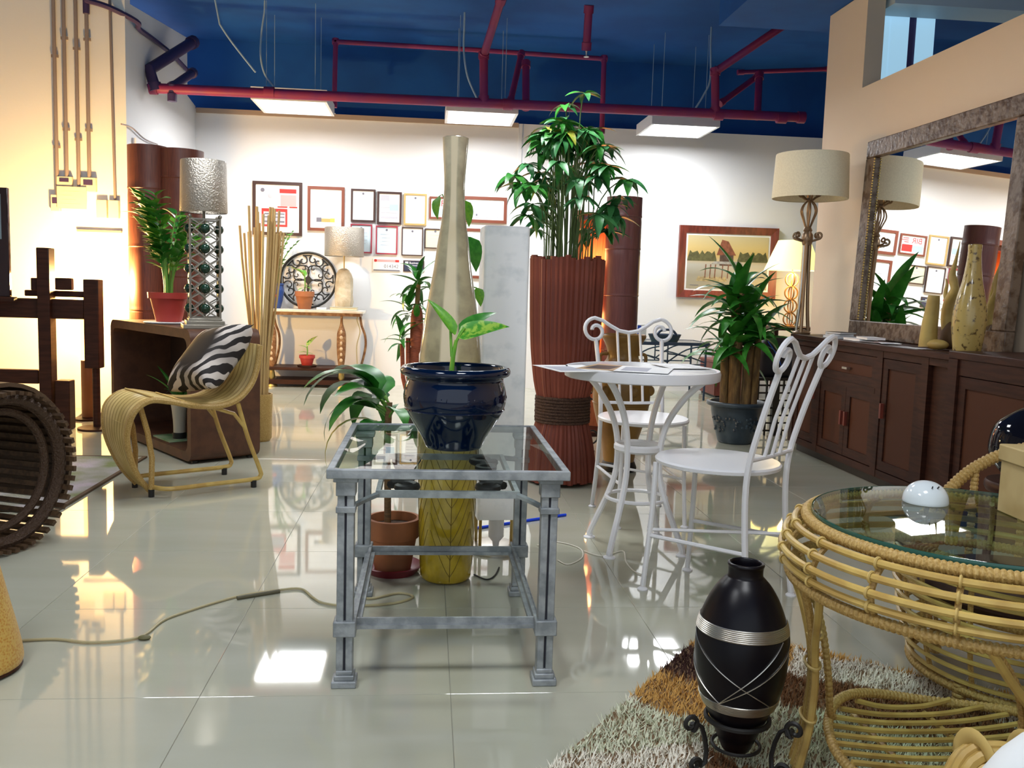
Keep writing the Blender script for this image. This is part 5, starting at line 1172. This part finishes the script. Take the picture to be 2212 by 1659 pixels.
MB().ell((0, 0, .07), (.055, .035, .07), 16, 10, (0, .2, 0)).ell((.05, 0, .10), (.045, .03, .05), 14, 8, (0, .5, 0)).build('root', dk, t)
MB().tube(spline([(-.01, 0, .08), (-.03, 0, .16), (-.02, 0, .24), (.01, 0, .29), (.0, 0, .33), (-.015, 0, .37), (.0, 0, .43), (.02, 0, .53)], 4), .02, 10, radii=[.030 - .0006 * i for i in range(12)] + [.022, .021, .020, .020, .021, .022, .021, .019, .017, .015, .013, .011, .009, .007, .005, .003, .002]).build('horn', bone, t)
MB().tube(spline([(-.02, 0, .20), (-.05, 0, .27), (-.045, 0, .32), (-.055, 0, .35)], 4), .010, 8, radii=[.014 - .0009 * i for i in range(13)]).build('branch', bone, t)
t = thing('speckled_bottle', 'tall speckled gold shell bottle vase on the sideboard', 'vase', (2.490, 3.965, .768))
MB().lathe(smooth_prof([(.052, 0), (.058, .006), (.066, .06), (.073, .13), (.072, .19), (.060, .26), (.044, .33), (.034, .40), (.029, .46), (.030, .495), (.026, .497), (.022, .46)], 4), 36).build('body', mat('shell_gold', (.46, .33, .10), .25, col2=(.10, .06, .02), scale=42, lo=.56, hi=.66, detail=4, coat=.4), t)
# ------------------------------------------------------------------ shag rug at the right front
RC = Vector((.866, 2.558, 0)); RA = math.atan2(-.605, .796)
t = thing('shag_rug', 'thick shag rug in brown, tan and white bands under the black vase', 'rug', RC, RA)   # local x along the far edge, local -y towards the camera
RL, RW_ = 1.75, 1.75
MB().bx(0, RL, -RW_, 0, .0008, .008).build('backing', mat('rug_back', (.20, .12, .06), .95), t)
shm = [mat('shag_white', (.86, .82, .70), .95), mat('shag_tan', (.62, .36, .10), .95), mat('shag_brown', (.20, .085, .032), .95), mat('shag_sage', (.70, .72, .54), .95), mat('shag_dark', (.05, .018, .014), .95)]
random.seed(17)
def shag_zone(x, y):
    d = -y + .03 * math.sin(x * 11) + .02 * math.sin(x * 27 + 2)
    if x < .24 + .04 * math.sin(d * 9):
        return 1 if d < .20 else (4 if d < .40 and x < .16 else (2 if d < .42 else (1 if d < .60 + .25 * x else (0 if math.sin(d * 6 + x * 5) > -.6 else 3))))
    q = d + .10 * math.sin(x * 3.0)
    if q < .10: return 1
    if q < .27: return 0
    if q < .46: return 2
    if q < .80: return 3
    return 2 if q < .95 else 0
zones = [MB() for _ in range(5)]
for k in range(70000):
    x = random.uniform(0, RL); y = -random.uniform(0, RW_) if k % 3 else -random.uniform(0, RW_ * .6)
    z_ = shag_zone(x, y); a = random.uniform(0, 2 * PI); w_ = .0024; L = random.uniform(.012, .024); lx, ly = math.cos(a + 1.3) * .022 * random.random(), math.sin(a + 1.3) * .022 * random.random()
    zones[z_].add([(x - w_ * math.cos(a), y - w_ * math.sin(a), .007), (x + w_ * math.cos(a), y + w_ * math.sin(a), .007), (x + lx, y + ly, .007 + L * .9)], [(0, 1, 2)])
for i, zb_ in enumerate(zones):
    if zb_.v: tag(zb_.build('shag_pile', shm[i], t, smooth=False), kind='stuff')

# ------------------------------------------------------------------ black wired vase in an iron stand
t = thing('wired_vase', 'tall black vase bound with silver wire standing on the shag rug', 'vase', (.670, 1.775, .0385))
blk = mat('vase_black', (0.0022, 0.0018, 0.0045), .33, col2=(0.005, 0.003, 0.004), scale=5, spec=.3)
bp_ = smooth_prof([(.020, .0), (.030, .010), (.045, .045), (.062, .085), (.080, .125), (.092, .17), (.0965, .22), (.094, .265), (.086, .30), (.072, .335), (.056, .362), (.042, .378), (.036, .386), (.036, .402), (.038, .408), (.036, .412), (.031, .410), (.029, .39), (.03, .36)], 4)
MB().lathe(bp_, 48).build('body', blk, t)
def br(z):
    for i in range(len(bp_) - 1):
        if bp_[i][1] <= z <= bp_[i + 1][1]:
            f = (z - bp_[i][1]) / max(1e-6, bp_[i + 1][1] - bp_[i][1]); return bp_[i][0] + f * (bp_[i + 1][0] - bp_[i][0])
    return .05
for z0, n_ in ((.272, 7), (.112, 6)):
    b = MB()
    for k in range(n_): z = z0 + k * .0036; b.ring((0, 0, z), br(z) + .0010, .0019, 56, 'z', 5)
    b.build('wire_band', M['silver'], t)
for a0, da in ((-3.4, 2.3), (-.9, -1.5), (-.2, -2.2), (1.6, 2.3), (2.9, -2.2)):
    MB().tube([((br(z) + .001) * math.cos(a0 + da * f), (br(z) + .001) * math.sin(a0 + da * f), z) for f, z in [(i / 22, .268 - .136 * i / 22) for i in range(23)]], .0013, 5).build('wire_strand', M['silver'], t)
t = thing('iron_vase_stand', 'black iron scroll stand holding the black wired vase', 'stand', (.670, 1.775, .009))
zr = .105; rr = br(zr + .009 - .0385) + .0075
MB().ring((0, 0, zr), rr, .0055, 40, 'z', 6).build('ring', iron, t); MB().ring((0, 0, .045), .05, .004, 30, 'z', 6).build('ring', iron, t)
for a in (math.radians(200), math.radians(320), math.radians(80)):
    c, s = math.cos(a), math.sin(a)
    q = [(x, z) for x, z in spiral(.122, .112, .005, .020, -3.4, 4.3, 22)] + [(.106, .112), (.092, .10), (.083, .075), (.077, .045), (.079, .02)] + [(x, z) for x, z in reversed(spiral(.104, .020, .004, .015, -4.6, 3.5, 16))]
    MB().tube([(x * c, x * s, z) for x, z in q], .0052, 6).build('scroll_leg', iron, t)

# ------------------------------------------------------------------ round rattan table with glass top
CX, CY = 1.112, 1.676
t = thing('rattan_glass_table', 'round rattan table with green edged glass top on bundled cane legs', 'table', (CX, CY, .008)); t.scale = (.955, .955, 1.0)
MB().lathe([(.0, .548), (.334, .548), (.337, .551), (.337, .556), (.334, .559), (.0, .559)], 72, cap=False).build('glass_top', M['glassg'], t)
MB().lathe([(.3375, .548), (.3395, .5535), (.3375, .559), (.3365, .5535)], 72, cap=False).build('glass_edge', M['glassedge'], t)
def wrapped(b, pts, r, pitch=.011, seg=8, closed=False):
    """wrapped cane: a tube whose radius swells at every turn of the wrapping"""
    P = [Vector(p_) for p_ in pts]; L = sum((P[(i + 1) % len(P)] - P[i]).length for i in range(len(P) if closed else len(P) - 1))
    n_ = max(8, int(L / pitch * 4)); out = []; d = 0; i = 0; acc = [0.0]
    Q = P + ([P[0]] if closed else [])
    for k in range(len(Q) - 1): acc.append(acc[-1] + (Q[k + 1] - Q[k]).length)
    j = 0; res = []; rad = []
    for k in range(n_ + (0 if closed else 1)):
        s_ = L * k / n_
        while j < len(acc) - 2 and acc[j + 1] < s_: j += 1
        f = (s_ - acc[j]) / max(1e-9, acc[j + 1] - acc[j]); res.append(Q[j].lerp(Q[j + 1], f)); rad.append(r * (1.0, 1.06, 1.0, .86)[k % 4])
    b.tube(res, r, seg, closed, radii=rad); return b
def circ(r_, z, n_=72, a0=0, a1=2 * PI, c=(0, 0)): return [(c[0] + r_ * math.cos(a0 + (a1 - a0) * i / n_), c[1] + r_ * math.sin(a0 + (a1 - a0) * i / n_), z) for i in range(n_ if a1 - a0 > 6.28 else n_ + 1)]
wrapped(MB(), circ(.347, .541), .0125, .0105, 8, True).build('top_ring', M['canedk'], t)
for (r_, z) in ((.372, .528), (.390, .505), (.397, .478), (.392, .452)): MB().tube(circ(r_, z), .0075, 8, True).build('ring_cane', M['cane'], t)
wrapped(MB(), circ(.378, .425), .0115, .0105, 8, True).build('bottom_ring', M['canedk'], t)
for k in range(16):
    a = 2 * PI * (k + .35) / 16; c, s = math.cos(a), math.sin(a)
    MB().tube(spline([(r_ * c, r_ * s, z) for r_, z in ((.334, .533), (.362, .516), (.380, .494), (.3865, .474), (.382, .450), (.368, .428))], 3), .0065, 6).build('rib', M['canedk'], t)
    for (r_, z) in ((.372, .528), (.390, .505), (.397, .478), (.392, .452)): MB().ring((0, 0, 0), .0095, .0028, 12, 'x', 5).build('tie', M['tie'], t, (r_ * c, r_ * s, z), (0, 0, a + PI / 2))
for a in (math.radians(166), math.radians(264), math.radians(2)):
    def pol(r_, da, z): return (r_ * math.cos(a + da), r_ * math.sin(a + da), z)
    for (da, db, rr_) in ((-.40, -.085, .0085), (-.2, -.045, .009), (0, 0, .010), (.2, .045, .009), (.40, .085, .0085)):
        MB().tube(spline([pol(.372, da, .422), pol(.350, da * .75, .37), pol(.325, db * 1.2, .28), pol(.318, db, .20), pol(.325, db * 1.1, .10), pol(.345, db * 1.3, .008)], 4), rr_, 8).build('leg_cane', M['canedk'] if abs(da) == .2 else M['cane'], t)
    wrapped(MB(), spline([pol(.365, -.42, .425), pol(.335, -.30, .38), pol(.30, -.17, .30), pol(.28, -.14, .20), pol(.27, -.20, .11), pol(.264, -.32, .085)], 5), .0085, .012).build('brace_cane', M['canedk'], t)
    for z in (.30, .235, .12): MB().ring((0, 0, 0), .040, .0036, 18, 'z', 5, sx=.38).build('binding', M['tie'], t, pol(.320 if z > .2 else .322, 0, z), (0, 0, a))
sr = MB(); pts = [(.272 * math.cos(q), .272 * math.sin(q), .080 + .016 * math.sin(3 * q + 1.0)) for q in [2 * PI * i / 60 for i in range(60)]]
wrapped(sr, pts, .011, .0105, 8, True).build('shelf_ring', M['canedk'], t)
for k in range(13):
    y = -.24 + .04 * k; hx = math.sqrt(max(.001, .268 ** 2 - y * y)); MB().tube(spline([(-hx, y, .076), (-hx * .4, y, .060), (hx * .4, y, .060), (hx, y, .076)], 4), .0065, 6).build('shelf_cane', M['cane'], t)
for x in (-.13, .05): MB().tube([(x, -.23, .048), (x, 0, .046), (x, .23, .048)], .007, 6).build('shelf_rail', M['canedk'], t)

# things on the glass
q = onz(1998, 1092, .560)
t = thing('glass_bowl', 'upturned white glass dome with two dark slits on the glass table', 'bowl', (q.x, q.y, .5675)); t.scale = (.86, .86, .9)
MB().lathe(smooth_prof([(.054, 0), (.0545, .006), (.051, .022), (.040, .038), (.022, .049), (0.0, .053)], 4), 36).build('dome', mat('milk_glass', (.66, .72, .74), .12), t)
for a in (-1.75, -1.35): MB().box((.037 * math.cos(a), .037 * math.sin(a), .0415), (.0016, .003, .014), (.75, 0, a + PI / 2)).build('slit', M['black'], t)
t = thing('storage_box', 'mottled beige lidded storage box on the rattan glass table', 'box', (1.300, 1.632, .5675), math.radians(-4))
kr = mat('kraft_beige', (.48, .36, .16), .7, col2=(.36, .25, .09), scale=9, lo=.4, hi=.7)
MB().bx(-.105, .105, -.125, .125, 0, .115).build('body', kr, t, bevel=.002); MB().bx(-.110, .110, -.130, .130, .108, .142).build('lid', kr, t, bevel=.003)

# rattan tub chair tucked beyond the table
t = thing('rattan_tub_chair', 'low rattan tub chair of curved canes tucked behind the glass table', 'chair', (1.55, 2.115, .008))
def arc(r_, z, a0=100, a1=300, n_=30): return [(r_ * math.cos(math.radians(a0 + (a1 - a0) * i / n_)), r_ * math.sin(math.radians(a0 + (a1 - a0) * i / n_)), z) for i in range(n_ + 1)]
for k in range(10): z = .080 + .031 * k; MB().tube(arc(.325 - .050 * (1 - k / 9) ** 2, z), .0062, 6).build('curved_cane', M['cane'], t)
wrapped(MB(), arc(.268, .056), .012, .012).build('base_rail', M['canedk'], t); wrapped(MB(), arc(.322, .385), .012, .012).build('mid_rail', M['canedk'], t)
for k in range(8):
    a = math.radians(108 + 26 * k); c, s = math.cos(a), math.sin(a)
    MB().tube(spline([(.262 * c, .262 * s, .055), (.290 * c, .290 * s, .15), (.310 * c, .310 * s, .28), (.313 * c, .313 * s, .385)], 4), .007, 6).build('upright', M['canedk'], t)
wrapped(MB(), spline([(.322 * math.cos(math.radians(d_)), .322 * math.sin(math.radians(d_)), z_) for d_, z_ in ((112, .385), (100, .44), (84, .52), (64, .58), (40, .60), (14, .56), (-10, .50), (-35, .44), (-58, .385))], 6), .017, .012).build('back_rail', M['canedk'], t)
for a, zt in ((104, .42), (84, .52), (60, .585), (36, .60)): wrapped(MB(), [(.318 * math.cos(math.radians(a)), .318 * math.sin(math.radians(a)), z) for z in (.05, .3, zt)], .011, .012).build('back_post', M['canedk'], t)
for a in (110, 205, 292, 30): wrapped(MB(), [(.262 * math.cos(math.radians(a)), .262 * math.sin(math.radians(a)), z) for z in (.0, .03, .07)], .017, .012).build('foot', M['canedk'], t)
MB().lathe([(0, .25), (.255, .25), (.265, .265), (.25, .285), (0, .29)], 36, cap=False).build('seat_pad', mat('pad_brown', (.06, .03, .02), .9), t)
MB().lathe([(.285, .235), (.285, .25), (0, .25)], 36, cap=False).build('seat_deck', M['canedk'], t)

# near armchair: bundled cane arm, strap and white cushion
t = thing('rattan_armchair', 'rattan armchair with thick strapped bundle of canes as its arm', 'chair', (1.045, 1.20, .008))
A0, A1 = at(1960, 1665, 1.22) - t.location, at(2300, 1700, 1.10) - t.location
random.seed(23)
b0 = Vector((-.215, .035, .275)); b1 = Vector((.06, -.02, .27))
for k in range(9):
    o_ = Vector((0, .026 * math.cos(k * .7), .026 * math.sin(k * .7))) if k < 8 else Vector((0, 0, 0))
    MB().tube(spline([b0 + o_ * .8 + Vector((-.02, 0, -.10)), b0 + o_ + Vector((-.012, 0, -.02)), b0 + o_ + Vector((.03, 0, .018)), (b0 + b1) / 2 + o_ * 1.1 + Vector((0, 0, .012)), b1 + o_, b1 + o_ + Vector((.2, 0, -.02))], 4), .0105, 8).build('arm_cane', M['cane'], t)
strap = MB(); pts = []
strap.tube([b0 + Vector((.012 + .012 * i / 24, .044 * math.cos(2 * PI * i / 24), .016 + .044 * math.sin(2 * PI * i / 24))) for i in range(24)], .012, 8, True, flat=.35); strap.build('strap', M['tie'], t)
strap = MB(); strap.tube([b0 + Vector((.10, .046 * math.cos(2 * PI * i / 24), .012 + .046 * math.sin(2 * PI * i / 24))) for i in range(24)], .010, 8, True, flat=.4); strap.build('strap', M['tie'], t)
for (x, y) in ((-.225, .035), (.24, .03), (-.42, -.40), (.24, -.42)): wrapped(MB(), [(x, y, 0), (x, y, .12), (x, y, .20 if y > 0 else .26)], .015, .012).build('leg', M['canedk'], t)
MB().bx(-.45, .255, -.43, .05, .13, .155).build('seat_frame', M['canedk'], t)
t = thing('white_cushion', 'white cushion lying in the near rattan armchair', 'cushion', (.885, 1.05, .164))
MB().ell((0, 0, .150), (.17, .085, .150), 28, 14).build('cover', mat('cushion_white', (.72, .74, .74), .8, bump=.2, bscale=30), t)

# dark glass demijohn behind the box
t = thing('glass_demijohn', 'round black glass demijohn on a tall dark stool beside the storage box', 'bottle', (1.925, 2.66, .44))
MB().lathe(smooth_prof([(.05, 0), (.08, .012), (.125, .07), (.132, .12), (.115, .18), (.06, .225), (.028, .245), (.024, .29), (.03, .30)], 4), 36).build('bottle', mat('glass_black', (.005, .005, .009), .06, spec=.3), t); MB().lathe([(.031, .268), (.034, .274), (.031, .282)], 18).build('collar', M['brass'], t)
t = thing('dark_stool', 'tall dark wooden stool carrying the black glass demijohn', 'stool', (1.925, 2.66, 0))
MB().lathe([(.13, .405), (.135, .415), (.135, .432), (.13, .439)], 32).build('seat', M['dwood'], t)
for k in range(4): a = PI / 4 + k * PI / 2; MB().tube([(.13 * math.cos(a), .13 * math.sin(a), 0), (.09 * math.cos(a), .09 * math.sin(a), .41)], .013, 8).build('leg', M['dwood'], t)

# ------------------------------------------------------------------ cords on the floor
def fcord(pts, r, m, lab, name='floor_cord', sw=None):
    P = spline([(x, y, r + .0006) for x, y in pts], 6)
    t = thing(name, lab, 'cord', (P[0].x, P[0].y, 0)); o_ = t.location.copy()
    MB().tube([q - o_ for q in P], r, 6).build('cord', m, t); return t, o_
c1 = [onz(u, v) for u, v in ((44, 1387), (120, 1384), (200, 1391), (300, 1380), (350, 1345), (400, 1325), (510, 1292), (600, 1278), (650, 1275), (675, 1293), (700, 1306), (760, 1312), (850, 1306), (892, 1292), (860, 1284), (800, 1296), (778, 1286), (800, 1272), (790, 1262), (770, 1275))]
t, o_ = fcord([(q.x, q.y) for q in c1], .0040, M['cord'], 'beige lamp cord with dark inline switch running across the floor')
a, b_ = onz(512, 1292, .006), onz(604, 1277, .006); MB().tube([Vector(a) - o_, Vector(b_) - o_], .0065, 8).build('inline_switch', mat('switch_olive', (.10, .09, .05), .5), t)
a = onz(312, 1377, .006); MB().ell(Vector(a) - o_, (.018, .014, .006), 10, 6).build('tape_knot', mat('tape_olive', (.12, .11, .04), .6), t)
fcord([(onz(u, v).x, onz(u, v).y) for u, v in ((1160, 1180), (1200, 1172), (1250, 1185), (1258, 1205), (1228, 1221), (1205, 1212))], .0025, M['cordw'], 'thin white cable loop on the floor beside the bistro table')
fcord([(onz(u, v).x, onz(u, v).y) for u, v in ((1262, 1192), (1300, 1203), (1345, 1192), (1352, 1215), (1370, 1236), (1398, 1246))], .0025, M['cordw'], 'thin white cable trailing under the bistro chair')
fcord([(onz(u, v).x, onz(u, v).y) for u, v in ((1024, 1243), (1050, 1254), (1068, 1246), (1078, 1228))], .003, M['black'], 'black cord curling from the white tower lamp')
fcord([(onz(u, v).x, onz(u, v).y) for u, v in ((165, 905), (190, 890), (215, 896), (238, 888))], .006, M['black'], 'black cord on the floor by the service wall')
